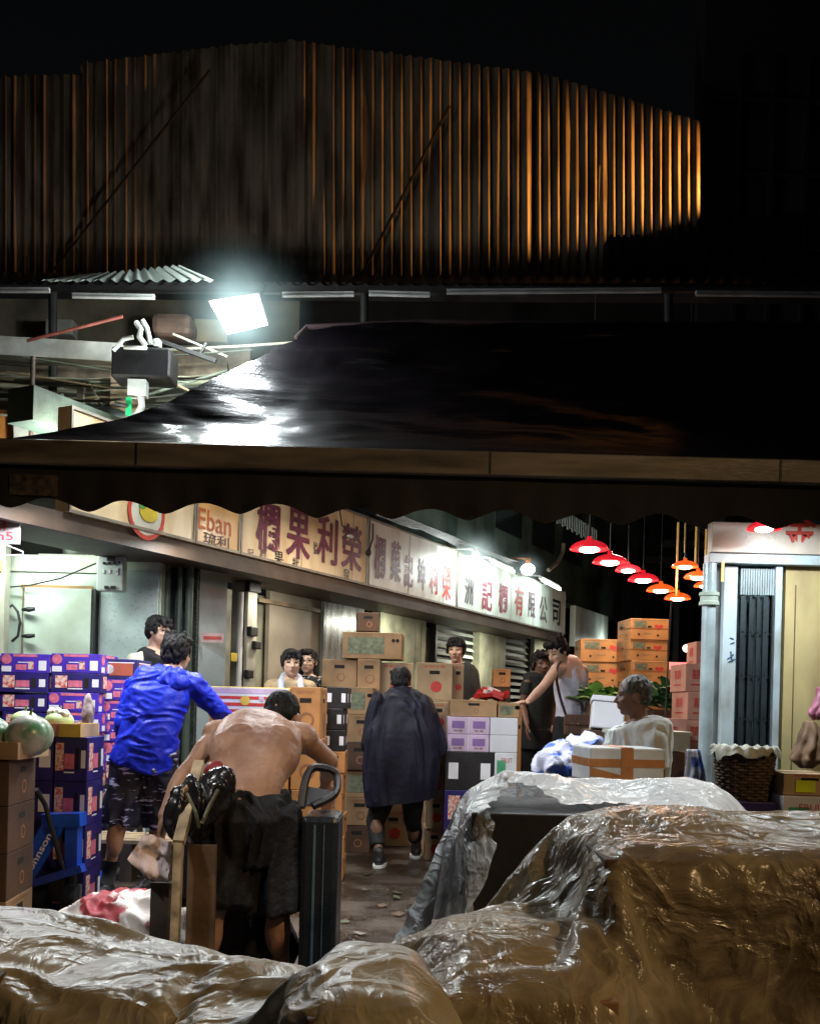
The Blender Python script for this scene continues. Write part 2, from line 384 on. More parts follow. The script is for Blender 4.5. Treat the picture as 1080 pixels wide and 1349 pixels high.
# tarpaulin
TARP = bpy.data.materials.new('black_tarpaulin'); TARP.use_nodes = True
nt = TARP.node_tree; b = nt.nodes['Principled BSDF']; b.inputs['Base Color'].default_value = (.003, .002, .003, 1); b.inputs['Roughness'].default_value = .23; b.inputs['Specular IOR Level'].default_value = .6
tc = nt.nodes.new('ShaderNodeTexCoord'); mp = nt.nodes.new('ShaderNodeMapping'); mp.inputs['Scale'].default_value = (1.2, 4, 9); mp.inputs['Rotation'].default_value = (0, R(-14), 0); nz = nt.nodes.new('ShaderNodeTexNoise'); nz.inputs['Scale'].default_value = 2.2; nz.inputs['Detail'].default_value = 5
bp = nt.nodes.new('ShaderNodeBump'); bp.inputs['Strength'].default_value = .28; bp.inputs['Distance'].default_value = .025
nt.links.new(tc.outputs['Object'], mp.inputs[0]); nt.links.new(mp.outputs[0], nz.inputs[0]); nt.links.new(nz.outputs[0], bp.inputs['Height']); nt.links.new(bp.outputs[0], b.inputs['Normal'])
edge = [(-60, 586, 5.52), (0, 581, 5.6), (60, 570, 5.72), (150, 552, 5.95), (230, 526, 6.2), (300, 492, 6.5), (350, 468, 6.8), (388, 448, 7.0), (402, 432, 7.05), (520, 424, 7.1), (700, 424, 7.1), (900, 426, 7.1), (1140, 430, 7.1)]
def edge_at(px):
    for a, b in zip(edge, edge[1:]):
        if px <= b[0]:
            k = (px-a[0])/(b[0]-a[0]); return a[1]+(b[1]-a[1])*k, a[2]+(b[2]-a[2])*k
    return edge[-1][1:]
vs = []; nu, nv = 240, 40
for i in range(nu+1):
    px = -60+1200*i/nu; sm = [edge_at(px+q) for q in (-34, -22, -11, 0, 11, 22, 34)]; ey = sum(a[0] for a in sm)/7; eD = sum(a[1] for a in sm)/7; B = P(px, ey, eD); A = P(px, 590+px*.018, 5.46); A.z = 2.672
    if B.z < A.z+.01: B.z = A.z+.01
    for j in range(nv+1):
        w_ = j/nv; p = A.lerp(B, w_); L = (B-A).length
        p.z -= .10*L*math.sin(math.pi*w_)                     # the sheet sags between beam and ridge
        q = Vector((p.x*1.1+p.z*1.5, p.y*1.2, p.z*3.5)); wr = noise.noise(q*1.6)*.035+noise.noise(q*5)*.010
        p += Vector((0, -.6, .8))*wr*min(1, w_*4)*min(1, L)
        vs.append(p)
fs = [(i*(nv+1)+j, (i+1)*(nv+1)+j, (i+1)*(nv+1)+j+1, i*(nv+1)+j+1) for i in range(nu) for j in range(nv)]
tp = rel(MB().add(vs, fs).build('tarpaulin', TARP, smooth=True), aw)
rel(MB().tube([P(390, 446, 7.06), P(404, 431, 7.1), P(560, 424, 7.15), P(1140, 430, 7.15)], .02, 8).build('ridge_pole', mat('maroon_pipe', (.02, .006, .007), .7)), aw)
for x in (-2.85, 3.0): rel(MB().cyl((x, 5.56, 0), (x, 5.56, 2.53), .03, n=12).build('post', DARKST), aw)

# ---------------------------------------------------------------- floodlight
fl = empty('floodlight', P(313, 413, 6.9)); tag(fl, 'glaring white floodlight panel hanging under the canopy', 'floodlight')
c4 = [P(276, 397, 6.86), P(340, 388, 6.86), P(352, 428, 6.98), P(300, 440, 6.98)]
nf = (c4[1]-c4[0]).cross(c4[3]-c4[0]).normalized()
if nf.y > 0: nf = -nf
rel(MB().add(c4, [(0, 3, 2, 1)]).build('lamp_panel', glow('flood_white', (.9, .97, 1), 90)), fl)
ce = sum(c4, Vector())/4; out = [ce+(p-ce)*1.06-nf*.008 for p in c4]; bk = [ce+(p-ce)*.8-nf*.09 for p in c4]
rel(MB().add(out+bk, [(0, 1, 2, 3), (4, 7, 6, 5), (0, 4, 5, 1), (1, 5, 6, 2), (2, 6, 7, 3), (3, 7, 4, 0)]).build('housing', DARKST), fl)
rel(MB().tube([P(335, 415, 7.0), P(345, 385, 7.1), P(350, 376, 7.5)], .012).build('bracket', DARKST), fl)
light('AREA', ce+nf*.02, 55, (.88, .96, 1), .3, .2, aim=ce+nf)
light('POINT', ce+nf*.14+Vector((0, 0, -.02)), 75, (.88, .97, 1), .1)
q = P(90, 612, 7.0); q.z = 2.98; light('POINT', q, 55, (.95, 1, .88), .05); q = P(190, 606, 7.4); light('POINT', Vector((q.x, q.y, 3.1)), 45, (1, .95, .8), .05)  # added point lights hidden behind the beam, brightening the clutter; no fittings
light('POINT', ce-nf*.45+Vector((-.25, 0, -.05)), 70, (.95, 1, .92), .05)  # added fill behind the housing, brightening the clutter; no lamp there
# added self-emitting volume that imitates lens bloom around a lamp
def bloom(ce, R_, st, colr, power, label):
    hz = MB().ell(ce, (R_, R_, R_), n=24, m=16).build('bloom', [])
    hm = bpy.data.materials.new('bloom_emission'); hm.use_nodes = True; nt = hm.node_tree; nt.nodes.remove(nt.nodes['Principled BSDF'])
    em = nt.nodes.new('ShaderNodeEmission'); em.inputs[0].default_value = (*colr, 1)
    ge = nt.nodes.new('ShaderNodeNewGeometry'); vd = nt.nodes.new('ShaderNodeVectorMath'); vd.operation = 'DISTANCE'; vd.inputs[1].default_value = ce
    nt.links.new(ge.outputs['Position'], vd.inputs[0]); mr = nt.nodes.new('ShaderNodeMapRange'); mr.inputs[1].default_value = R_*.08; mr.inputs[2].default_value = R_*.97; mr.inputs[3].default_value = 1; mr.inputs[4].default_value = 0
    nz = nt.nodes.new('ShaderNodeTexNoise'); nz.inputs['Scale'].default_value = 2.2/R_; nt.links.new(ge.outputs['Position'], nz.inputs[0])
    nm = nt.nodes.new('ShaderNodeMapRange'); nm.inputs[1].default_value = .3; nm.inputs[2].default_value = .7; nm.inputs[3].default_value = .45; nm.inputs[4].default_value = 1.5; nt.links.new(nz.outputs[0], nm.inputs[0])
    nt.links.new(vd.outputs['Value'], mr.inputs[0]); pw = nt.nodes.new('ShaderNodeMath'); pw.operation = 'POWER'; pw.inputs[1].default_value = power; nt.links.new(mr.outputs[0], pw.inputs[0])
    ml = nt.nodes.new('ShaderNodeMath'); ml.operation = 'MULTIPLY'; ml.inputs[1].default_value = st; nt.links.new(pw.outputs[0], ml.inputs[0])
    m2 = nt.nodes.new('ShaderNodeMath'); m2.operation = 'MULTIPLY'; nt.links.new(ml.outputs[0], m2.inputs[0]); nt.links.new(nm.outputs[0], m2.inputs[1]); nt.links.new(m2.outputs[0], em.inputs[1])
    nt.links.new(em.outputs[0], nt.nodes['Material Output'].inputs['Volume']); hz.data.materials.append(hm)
    tag(hz, label, 'bloom', kind='stuff')
bloom(ce, .66, 4.5, (.62, .9, .92), 4.2, 'bluish painted bloom, an emitting volume added around the floodlight')

# ---------------------------------------------------------------- lit clutter left of the tarpaulin
def pbox(px0, px1, py0, py1, D, dep, mats, name, ch=.004, rot=0, parent=None):
    c = P((px0+px1)/2, (py0+py1)/2, D); w_ = (px1-px0)*D/F; h_ = (py1-py0)*D/F
    o = MB().box(-w_/2, w_/2, 0, dep, -h_/2, h_/2, ch=ch).build(name, mats, loc=c); o.rotation_euler = (0, -rot, 0)
    if parent: o.parent = parent; o.matrix_parent_inverse = Matrix.Translation(-Vector(parent.location))
    return o
BEIGE = mat('stained_board', (.33, .27, .2), .7, var=.5, vs=5)
WHT = mat('grubby_white', (.62, .64, .62), .45, var=.3, vs=5)
tag(pbox(-30, 160, 446, 471, 7.6, .12, WHT, 'gutter_box', rot=R(-2)), 'long white box gutter above the cables at the left edge', 'gutter')
tag(pbox(146, 225, 456, 497, 7.3, .25, BLK, 'loudspeaker', ch=.02), 'black loudspeaker box hanging left of the floodlight', 'loudspeaker')
br = MB()
br.tube([P(180, 425, 7.3), P(186, 434, 7.25), P(184, 444, 7.25), P(192, 455, 7.3)], .02, 10); br.tube([P(188, 422, 7.3), P(194, 432, 7.3), P(199, 454, 7.35)], .018, 10)
br.box(P(176, 0, 7.3).x, P(206, 0, 7.3).x, 7.28, 7.36, P(0, 456, 7.3).z, P(0, 452, 7.3).z); br.tube([P(150, 462, 7.3), P(163, 447, 7.28), P(176, 444, 7.28)], .017, 10); br.box(P(202, 454, 7.3).x, P(210, 447, 7.3).x, 7.3, 7.38, P(202, 455, 7.3).z, P(202, 446, 7.3).z)
tag(br.build('clamp_bracket', WHT, smooth=True), 'pale metal clamp bracket on top of the black loudspeaker', 'bracket')
tag(MB().cyl(P(36, 449, 7.4), P(162, 417, 7.4), .012).build('red_rod', mat('red_rod_paint', (.35, .1, .08), .5)), 'thin reddish rod slanting above the white gutter', 'rod')
tag(pbox(198, 252, 410, 440, 8.6, .3, mat('rusty_bin', (.3, .2, .16), .6, var=.4), 'storage_bin', ch=.06), 'rounded brown bin on the ledge behind the loudspeaker', 'bin')
tag(pbox(40, 300, 480, 497, 8.4, .06, BEIGE, 'timber_plank', rot=R(2.5)), 'stained timber plank crossing behind the loudspeaker', 'plank')
tag(pbox(225, 330, 455, 497, 8.8, .06, BEIGE, 'timber_board', rot=R(1)), 'beige board behind the cables below the floodlight', 'board')
tag(pbox(17, 72, 527, 590, 7.6, .3, WHT, 'polystyrene_box', rot=R(4), ch=.01), 'white polystyrene box standing behind the brown pole', 'box')
tag(pbox(-20, 20, 540, 600, 7.7, .3, mat('orange_card', (.55, .22, .05), .6), 'carton'), 'orange carton at the far left above the beam', 'carton')
yb = pbox(68, 101, 555, 590, 7.5, .3, mat('yellow_card', (.75, .5, .06), .6), 'carton'); tag(yb, 'yellow carton with a red strip beside the white polystyrene box', 'carton')
rs_ = pbox(55, 68, 563, 571, 7.48, .02, mat('red_strip', (.6, .06, .03), .5), 'strip', ch=0, parent=yb)
tag(MB().cyl(P(44, 470, 7.3), P(41, 592, 7.3), .018).build('pole', mat('brown_pole', (.14, .1, .08), .5)), 'thin brown pole in front of the white polystyrene box', 'pole')
tag(MB().bar(P(108, 503, 7.9), P(104, 572, 7.9), .05, .05).build('timber_post', CREAM), 'short cream timber post between cables at the left', 'post')
tag(pbox(145, 186, 488, 570, 8.0, .06, mat('tan_panel', (.5, .4, .26), .6, var=.3), 'panel'), 'tan panel behind the white junction box', 'panel')
jb = pbox(168, 192, 499, 521, 7.3, .09, WHT, 'junction_box'); tag(jb, 'white junction box with a green tag under the loudspeaker', 'junction box')
pbox(166, 173, 523, 547, 7.29, .01, mat('green_tag', (.02, .5, .18), .4), 'tag', ch=0, parent=jb)
rel(MB().tube([P(186, 521, 7.33), P(187, 535, 7.33), P(182, 545, 7.33), P(170, 552, 7.33)], .025, 12).build('conduit', WHT, smooth=True), jb)
rel(MB().tube([P(152, 531, 7.3), P(160, 533, 7.28), P(168, 535, 7.28)], .014, 8).build('handle', RUBBER), jb)
tg = MB()
random.seed(4)
for i in range(24):
    y0 = random.uniform(440, 565); y1 = y0+random.uniform(-14, 14); D = random.uniform(7.6, 9.0); x0 = -30; x1 = random.uniform(180, 400)
    tg = MB(); pts = []
    for k in range(13):
        u = k/12; pts.append(P(x0+(x1-x0)*u, y0+(y1-y0)*u+8*math.sin(math.pi*u)*random.uniform(.8, 1.1), D))
    tg.tube(pts, random.uniform(.005, .011), 6)
    tag(tg.build('cable', mat('pale_cable', (.5, .5, .4), .5) if i % 2 else mat('grimy_cable', (.06, .07, .06), .5)), 'sagging cable among the wires behind the tarpaulin at the upper left', 'cable', 'cables strung behind the tarpaulin')
sh = MB()
for x0, y0, x1, y1, r in ((60, 500, 155, 507, .02), (195, 508, 330, 500, .02), (20, 500, 60, 505, .014)): sh.cyl(P(x0, y0, 8.1), P(x1, y1, 8.1), r)
tag(sh.build('conduit_pipe', mat('greenish_pipe', (.35, .38, .27), .5)), 'greenish conduit pipe run below the timber plank', 'pipe')
strt = MB().bar(P(205, 447, 7.5), P(285, 476, 7.5), .03, .03).bar(P(272, 452, 7.5), P(262, 470, 7.5), .02, .02)
tag(strt.build('steel_strut', DARKST), 'dark steel strut slanting down from the loudspeaker towards the tarpaulin', 'strut')
tag(MB().ell(P(140, 553, 7.8), (.2, .12, .1)).build('plastic_bundle', mat('greenish_plastic', (.35, .45, .42), .3, alpha=.9), smooth=True), 'pale plastic bundle lying just above the beam beside the tan panel', 'bundle')

random.seed(12)
PC = [mat('chalk_pipe', (.6, .62, .5), .5), mat('pale_cable', (.5, .5, .4), .5), mat('tan_batten', (.45, .36, .22), .6), mat('green_grey_pipe', (.3, .36, .3), .5)]
for i, (x0, y0, x1, y1, r, D) in enumerate([(-20, 476, 150, 482, .014, 7.9), (-20, 507, 150, 520, .02, 8.3), (10, 490, 146, 512, .008, 7.7), (195, 520, 300, 488, .012, 8.0), (60, 512, 100, 575, .01, 7.8), (118, 505, 150, 560, .008, 7.8),
        (-20, 530, 165, 522, .010, 8.5), (80, 484, 84, 560, .02, 8.6), (125, 474, 128, 560, .016, 8.7), (228, 440, 300, 470, .01, 7.8), (190, 486, 260, 520, .009, 7.8), (30, 470, 250, 505, .007, 7.6)]):
    tag(MB().cyl(P(x0, y0, D), P(x1, y1, D), r, n=8).build('pipe', PC[i % 4]), 'thin pale pipe or batten in the tangle behind the tarpaulin at the upper left', 'pipe', 'pipes tangled behind the tarpaulin')
for i, (x0, x1, y0, y1, D, m, lb) in enumerate([(86, 120, 515, 545, 8.8, PC[3], 'grey green box at the back of the tangle of pipes'), (0, 40, 490, 512, 8.9, PC[2], 'tan box at the far left behind the pipes'), (205, 250, 505, 530, 8.8, mat('grimy_tank', (.25, .27, .22), .5), 'grimy tank right of the white junction box'),
        (112, 140, 455, 473, 8.8, PC[2], 'tan carton under the dark beam left of the loudspeaker'), (255, 300, 420, 450, 9.0, PC[2], 'tan board end behind the floodlight'), (60, 96, 420, 440, 9.0, mat('grey_crate', (.3, .3, .28), .5), 'grey crate above the white gutter')]):
    tag(pbox(x0, x1, y0, y1, D, .15, m, 'storage_box', ch=.01), lb, 'box')
# ================================================================== ROW OF SHOPS (own frame: x along the row, -y to the street)
def frow(mb, name, mats, label=None, cat=None, group=None, smooth=False):
    o = mb.build(name, mats, loc=S0, rz=SROT, smooth=smooth)
    if label: tag(o, label, cat, group)
    return o
def kid(o, par): o.parent = par; o.location = (0, 0, 0); o.rotation_euler = (0, 0, 0); return o
def fspan(px0, px1, off): return fp(px0, 800, off)[0], fp(px1, 800, off)[0]
SIGNW = bpy.data.materials.new('sign_enamel')
def sign_mat(name, c, c2, vs=2.5):
    return mat(name, c, .33, var=.3, vs=vs*1.3, c2=c2, bump=.05, bs=18, stretch=(1, 1, .35), thresh=(.36, .58), detail=10)
SG1 = sign_mat('sign_cream', (.74, .58, .36), (.5, .33, .17)); SG1b = sign_mat('sign_orange', (.72, .42, .14), (.6, .3, .1)); SG2 = sign_mat('sign_white_old', (.76, .78, .75), (.5, .47, .42)); SG3 = sign_mat('sign_pale', (.66, .76, .70), (.42, .46, .38))
PUR = mat('purple_lettering', (.17, .02, .06), .5, var=.5, vs=25, thresh=(.3, .6)); REDL = mat('red_lettering', (.55, .05, .03), .5, var=.3); GREYL = mat('faded_lettering', (.18, .12, .14), .6, var=.5, vs=20); OLBL = mat('orange_lettering', (.6, .13, .02), .5)
BRN = mat('brown_soffit', (.085, .055, .035), .6, var=.4, vs=3)
ZB, ZT = 2.5, 3.22
def signboard(px0, px1, mats, chars, label, extra=None, zt=ZT, off=0.0):
    t0, t1 = fspan(px0, px1, off)[0], fspan(px0, px1, off)[1]
    # use the lower edge for the true span
    t0 = fp(px0, 675+(px0-93)*.245, off)[0]; t1 = fp(px1, 675+(px1-93)*.245, off)[0]
    mb = MB(); mb.box(t0, t1, -off, .12-off, ZB, zt, ch=.006)
    o = frow(mb, 'shop_sign', mats, label, 'shop sign')
    fr = MB()
    fr.box(t0, t1, -off-.012, -off-.001, ZB-.0, ZB+.022); fr.box(t0, t1, -off-.012, -off-.001, zt-.02, zt); fr.box(t0, t0+.018, -off-.013, -off-.001, ZB+.022, zt-.02); fr.box(t1-.018, t1, -off-.013, -off-.001, ZB+.022, zt-.02)
    for k in range(int((t1-t0)/1.0)):
        fr.box(t0+.95*(k+1), t0+.95*(k+1)+.006, -off-.004, -off-.001, ZB+.022, zt-.02)
    kid(fr.build('frame', mat('sign_trim', (.28, .25, .2), .5, metal=.3)), o)
    lt = {}
    for ci, (ch, px, py, wpx, h, m) in enumerate(chars):
        t, z = fp(px, py, off)
        ta = fp(px-wpx/2, py, off)[0]; tb = fp(px+wpx/2, py, off)[0]
        lt[ci] = (MB(), m)
        for q, (ex, ez) in enumerate(((0, 0), (.03, .0), (-.03, -.0), (.0, .016)) if h > .2 else ((0, 0),)): lt[ci][0].text(T(t+ex*(tb-ta), -off-.0045-.0004*q, z+ez*h), ch, tb-ta, h, fat=.008)
    for nm, (mbx, m) in lt.items(): kid(mbx.build('lettering', m), o)
    return o, t0, t1
s1, a0, a1 = signboard(90, 256, SG1, [], 'cream shop sign panel with a red ringed fruit emblem, nearest end of the row')
t, z = fp(193, 676); lg = MB()
lg.disc(T(t, -.006, z), .20, 1, 36, ring=.165); lg.disc(T(t, -.004, z), .165, 2, 30); lg.ell((t+.02, -.008, z+.01), (.10, .002, .075), 0); lg.disc(T(t-.05, -.0115, z+.06), .04, 3)
kid(lg.build('emblem', [mat('fruit_yellow', (.75, .55, .04), .5), REDL, mat('emblem_white', (.65, .62, .5), .5), mat('leaf_green', (.1, .35, .08), .5)]), s1)
signboard(257, 315, SG1b, [('Eban', 283, 688, 44, .17, OLBL), ('琉利', 285, 712, 34, .10, GREYL)], 'small orange shop sign reading Eban between the cream and purple lettered signs')
signboard(316, 482, SG1, [('欄', 353, 694, 30, .44, PUR), ('果', 393, 704, 30, .46, PUR), ('利', 431, 712, 26, .46, PUR), ('榮', 463, 722, 26, .46, PUR),
    ('記', 330, 728, 8, .07, GREYL), ('欄', 346, 730, 8, .09, GREYL), ('果', 367, 735, 12, .12, BLK), ('批', 389, 742, 9, .1, BLK), ('發', 456, 756, 9, .1, BLK), ('號', 415, 722, 5, .12, BLK)],
    'long cream shop sign with big purple painted characters')
signboard(484, 600, SG2, [('欄', 500, 735, 14, .46, PUR), ('菓', 521, 740, 13, .44, PUR), ('記', 538, 753, 11, .36, PUR), ('坤', 555, 757, 10, .36, PUR), ('利', 571, 763, 10, .36, REDL), ('榮', 588, 768, 11, .42, REDL)],
    'white shop sign with six dark red characters, brightly lit at its far top corner')
signboard(601, 743, SG3, [('洲', 617, 779, 11, .34, GREYL), ('記', 641, 784, 13, .42, mat('wine_lettering', (.3, .05, .08), .5)), ('欄', 662, 789, 11, .4, mat('wine_lettering', (.3, .05, .08), .5)), ('有', 683, 792, 11, .42, REDL), ('限', 700, 797, 9, .38, GREYL), ('公', 715, 803, 10, .4, GREYL), ('司', 732, 807, 10, .4, BLK)],
    'pale shop sign with seven characters under the fluorescent tubes')
# short far sign
t0 = fp(757, 835)[0]; t1 = fp(800, 838)[0]
fs_ = frow(MB().box(t0, t1, 0, .1, 2.35, 3.05, ch=.006), 'shop_sign', SG3, 'blank pale shop sign, farthest and lowest of the row', 'shop sign')
kid(MB().box(t0, t1, -.012, -.001, 2.35, 2.38).build('frame', DARKST), fs_)
tm = fp(743, 836)[0]
# the building over and under the signs
bd = empty('shop_building', S0, SROT); tag(bd, 'long old shop building whose row of signs recedes to the right', 'building')
GRN = mat('green_stucco', (.11, .17, .15), .75, var=.6, vs=1.5, bump=.3)
kid(MB().box(fp(555, 800)[0], 40, .35, .6, 3.16, 6.5).box(a0, fp(555, 800)[0]-.01, .35, .6, 3.16, 3.4).build('upper_wall', GRN), bd)
kid(MB().box(a0-.6, tm, .02, 1.0, 2.44, 2.496).box(a0-.6, tm, .0, .06, 2.36, 2.44).build('soffit', BRN), bd)
wb = MB()
tw = fp(300, 800, -.95)[0]
wb.box(tw, 40, 1.15, 1.35, 0, 2.4)
kid(wb.build('wall', mat('shop_wall', (.4, .38, .28), .6, var=.5, vs=2)), bd)
for px in (620, 668): t = fp(px, 700, .0)[0]; kid(MB().box(t, t+.04, .2, .349, 3.3, 4.6).build('pilaster', GRN), bd)
t = fp(655, 700, -.3)[0]
for k in range(3): kid(MB().box(t+k*1.6, t+k*1.6+1.1, .33, .349, 3.9, 5).build('window', mat('dark_glass', (.02, .03, .03), .15)), bd)
cnp = MB(); 
A_, B_ = fp(672, 690, .5), fp(752, 745, .5)
t0_, t1_ = A_[0], B_[0]
cnp.add([(t0_, -.9, 3.95), (t1_, -.9, 3.95), (t1_, .3, 4.3), (t0_, .3, 4.3)], [(0, 1, 2, 3)])
for k in range(24): 
    u = t0_+(t1_-t0_)*k/24; cnp.box(u, u+(t1_-t0_)/48, -.915, -.9, 3.72+.03*(k % 2), 3.95)
frow(cnp, 'side_awning', [mat('pale_awning', (.25, .33, .33), .6, var=.3)], 'dim striped awning sticking out above the far end of the signs', 'awning')

# shop front features on the row wall, off the wall face (local y 1.15)
def ff(px0, px1, py0, py1, off=-1.13, d=.04): 
    """box in the row frame from pixel bounds"""
    pm = (py0+py1)/2
    t0, z0 = fp(px0, py1, off); t1, _ = fp(px1, py1, off); za = fp((px0+px1)/2, py0, off)[1]; zb_ = fp((px0+px1)/2, py1, off)[1]
    return t0, t1, -off-d, -off, zb_, za
WARM = mat('beige_shutter', (.38, .33, .26), .45, var=.3, vs=2, bump=.05)
d1 = frow(MB().box(*ff(345, 417, 783, 1000, -1.1, .05)), 'cold_room_door', WARM, 'large beige sliding cold room door behind the two watching workers', 'door')
kid(MB().box(*ff(335, 492, 770, 783, -1.04, .12)).box(*ff(338, 420, 795, 800, -1.03, .03)).build('rail', mat('brown_rail', (.3, .22, .14), .5, var=.4)), d1)
d2 = frow(MB().box(*ff(418, 471, 795, 1000, -1.02, .04)), 'sheet_panel', mat('brushed_zinc', (.42, .46, .45), .3, metal=.7, var=.5, vs=4, stretch=(3, 3, .5)), 'shiny zinc sheet panel beside the beige door', 'panel')
col1 = frow(MB().box(*ff(300, 312, 750, 1000, -.95, .2)), 'wall_post', CREAM, 'cream wall post with a yellow sticker left of the white pipes', 'post')
kid(MB().box(*ff(304, 312, 860, 871, -.745, .004)).build('sticker', mat('yellow_sticker', (.7, .5, .05), .5)), col1)
pp = empty('pipe_cluster', S0, SROT); tag(pp, 'cluster of white and dark vertical pipes with valves beside the beige door', 'pipes')
for px, r, m in ((318, .03, WHITEP), (327, .045, BLK), (334, .02, CREAM), (322, .015, RUBBER)):
    t, z1 = fp(px, 760, -.8); kid(MB().cyl((t, .8, 0), (t, .8, 2.33), r, n=10).build('pipe', m), pp)
for px, py, s in ((325, 832, .06), (330, 850, .05), (320, 888, .05), (326, 770, .1)):
    t, z1 = fp(px, py, -.8); kid(MB().box(t-s, t+s, .70, .76, z1-s*.8, z1+s*.8, ch=.01).build('valve', BLK), pp)
# columns and louvre windows farther on
YG = mat('yellow_green_paint', (.52, .55, .38), .5, var=.4, vs=3)
for px0, px1, lb_ in ((484, 545, 'wide yellowish wall pier behind the tall stack of cartons'), (617, 636, 'pale green post right of the man in the grey shirt'), (641, 652, 'narrow pale post before the far louvres'), (690, 706, 'cream post at the far end of the louvres')):
    frow(MB().box(*ff(px0, px1, 800, 1050, -1.05, .12)), 'wall_post', YG, lb_, 'post')
frow(MB().cyl((fp(549, 800, -.95)[0], .95, 0), (fp(549, 800, -.95)[0], .95, 2.4), .035).cyl((fp(557, 800, -.95)[0], .95, 0), (fp(557, 800, -.95)[0], .95, 2.4), .045), 'down_pipe', YG, 'pair of pale green down pipes behind the kraft cartons', 'pipe')
for px0, px1, py0, py1, lb_ in ((567, 618, 810, 945, 'louvred window with pale slats behind the man in the grey shirt'), (655, 690, 828, 940, 'dark louvred shutter behind the red packets')):
    x0, x1, y0, y1, z0, z1 = ff(px0, px1, py0, py1, -1.08, .02)
    o = frow(MB().box(x0, x1, y0, y1, z0, z1), 'louvre_window', mat('louvre_black', (.01, .012, .012), .5), lb_, 'window')
    lv = MB(); k = int((z1-z0)/.11)
    for i in range(k):
        z = z0+(z1-z0)*(i+.5)/k; lv.add([(x0+.03, y0-.05, z-.02), (x1-.03, y0-.05, z-.02), (x1-.03, y0-.005, z+.035), (x0+.03, y0-.005, z+.035)], [(0, 1, 2, 3)])
    kid(lv.build('slats', mat('pale_slat', (.6, .7, .62), .35, var=.2) if px0 < 600 else mat('grey_slat', (.3, .33, .27), .4)), o)
    kid(MB().box(x0-.06, x0, y0-.06, y1, z0, z1).box(x1, x1+.06, y0-.06, y1, z0, z1).box(x0-.06, x1+.06, y0-.06, y1, z1, z1+.05).build('frame', DARKST), o)
# added soffit fills to brighten the shop wall, then lamps over the signs
for t_, e_ in ((3.6, 15), (6.2, 15), (9.2, 18), (12.5, 14)):
    q = S0+SD*t_+SN*(-.45); q.z = 2.32; light('AREA', q, e_, (1, .95, .8), .6, .08, aim=q+Vector((-SN.x*.45, -SN.y*.45, -1)))
def tube_lamp(px0, py0, px1, py1, off, lab, e=8):
    a, za = fp(px0, py0, off); b, zb_ = fp(px1, py1, off)
    o = empty('tube_lamp', S0, SROT); tag(o, lab, 'tube light', 'lit tubes above the shop signs')
    kid(MB().cyl((a, -off, za), (b, -off, zb_), .02).build('tube', glow('tube_white', (.88, 1, .97), 26)), o)
    kid(MB().bar((a, -off+.03, za+.04), (b, -off+.03, zb_+.04), .06, .03).bar((a, -off+.03, za+.06), (a, .1, za+.1), .02, .02).bar((b, -off+.03, zb_+.06), (b, .1, zb_+.1), .02, .02).build('batten', WHITEP), o)
    p = S0+SD*((a+b)/2)+SN*(off+.06); p.z = (za+zb_)/2-.03
    light('AREA', p, e, (.85, 1, .96), .08, 1.1, aim=p+Vector((-SN.x*.7, -SN.y*.7, -1))).rotation_mode = 'XYZ'
tube_lamp(649, 741, 676, 753, .28, 'lit fluorescent tube above the pale sign, nearer one', 13)
tube_lamp(714, 764, 737, 776, .28, 'lit fluorescent tube above the far end of the pale sign', 14)
for px, py, off, lab, r in ((626, 737, .30, 'dazzling round bulb above the gap between two signs', .075), (695, 750, .32, 'round bulb lamp with orange cap above the pale sign', .10)):
    t, z = fp(px, py, off); o = empty('bulb_lamp', S0, SROT); tag(o, lab, 'lamp')
    kid(MB().ell((t, -off, z), (r, r, r*.8)).build('bulb', glow('bulb_white' if px < 650 else 'bulb_soft', (.9, 1, .97), 60 if px < 650 else 14), smooth=True), o)
    kid(MB().cyl((t, -off, z+r*.7), (t, -off, z+r*.7+.08), .04).bar((t, -off, z+r+.05), (t, .05, z+r+.08), .02, .02).build('socket', WHITEP if px < 650 else mat('orange_socket', (.6, .25, .08), .5)), o)
    p = S0+SD*t+SN*(off+.0); p.z = z-.14; bloom(S0+SD*t+SN*off+Vector((0, 0, z)), .5 if px < 650 else .35, 4.5 if px < 650 else 2.5, (.8, 1, .97), 3.5, 'added emitting bloom around the '+('dazzling bulb over the signs' if px < 650 else 'bulb with the orange cap')); light('POINT', p, 20 if px < 650 else 5, (.88, 1, .97), .08)
cb = MB()
for k in range(6):
    pts = []
    for i in range(15):
        px = 492+i*13; t, z = fp(px, 682+i*4.0+5*math.sin(i*.9+k)+k*1.5, .06); pts.append((t, -.08-.02*k, max(z, 3.25+.01*k)))
    cb.tube(pts, .012, 6)
t, z = fp(490, 690, .05); t2, z2 = fp(484, 728, .05); cb.tube([(t, -.06, z), ((t+t2)/2+.03, -.07, (z+z2)/2), (t2, -.06, z2)], .01, 6); cb.ell((t2, -.06, z2), (.04, .03, .035))
frow(cb, 'cable_bundle', CABLE, 'black cable bundle drooping along the top of the white sign', 'cable')
cb = MB(); t, z = fp(448, 692, .05); cb.tube([(fp(444, 678, .05)[0], -.07, 3.2), (t, -.07, z), (t+.12, -.08, z-.05)], .008, 6); cb.ell((fp(460, 707, .05)[0], -.06, fp(460, 707, .05)[1]), (.05, .03, .02), 1)
frow(cb, 'hook_cable', [CABLE, WHITEP], 'short black cable with a white tip hanging before the purple lettering', 'cable')
# old grey junction boxes and a crooked pipe on the far wall
cp = MB(); pts = [fp(x, y, .3)+(0,) for x, y in ((742, 716), (741, 728), (733, 742), (722, 751))]; cp.tube([(p[0], -.3, p[1]) for p in pts], .03, 8)
frow(cp, 'bent_pipe', mat('rusty_pipe', (.2, .15, .11), .6), 'bent rusty pipe above the far end of the pale sign', 'pipe')

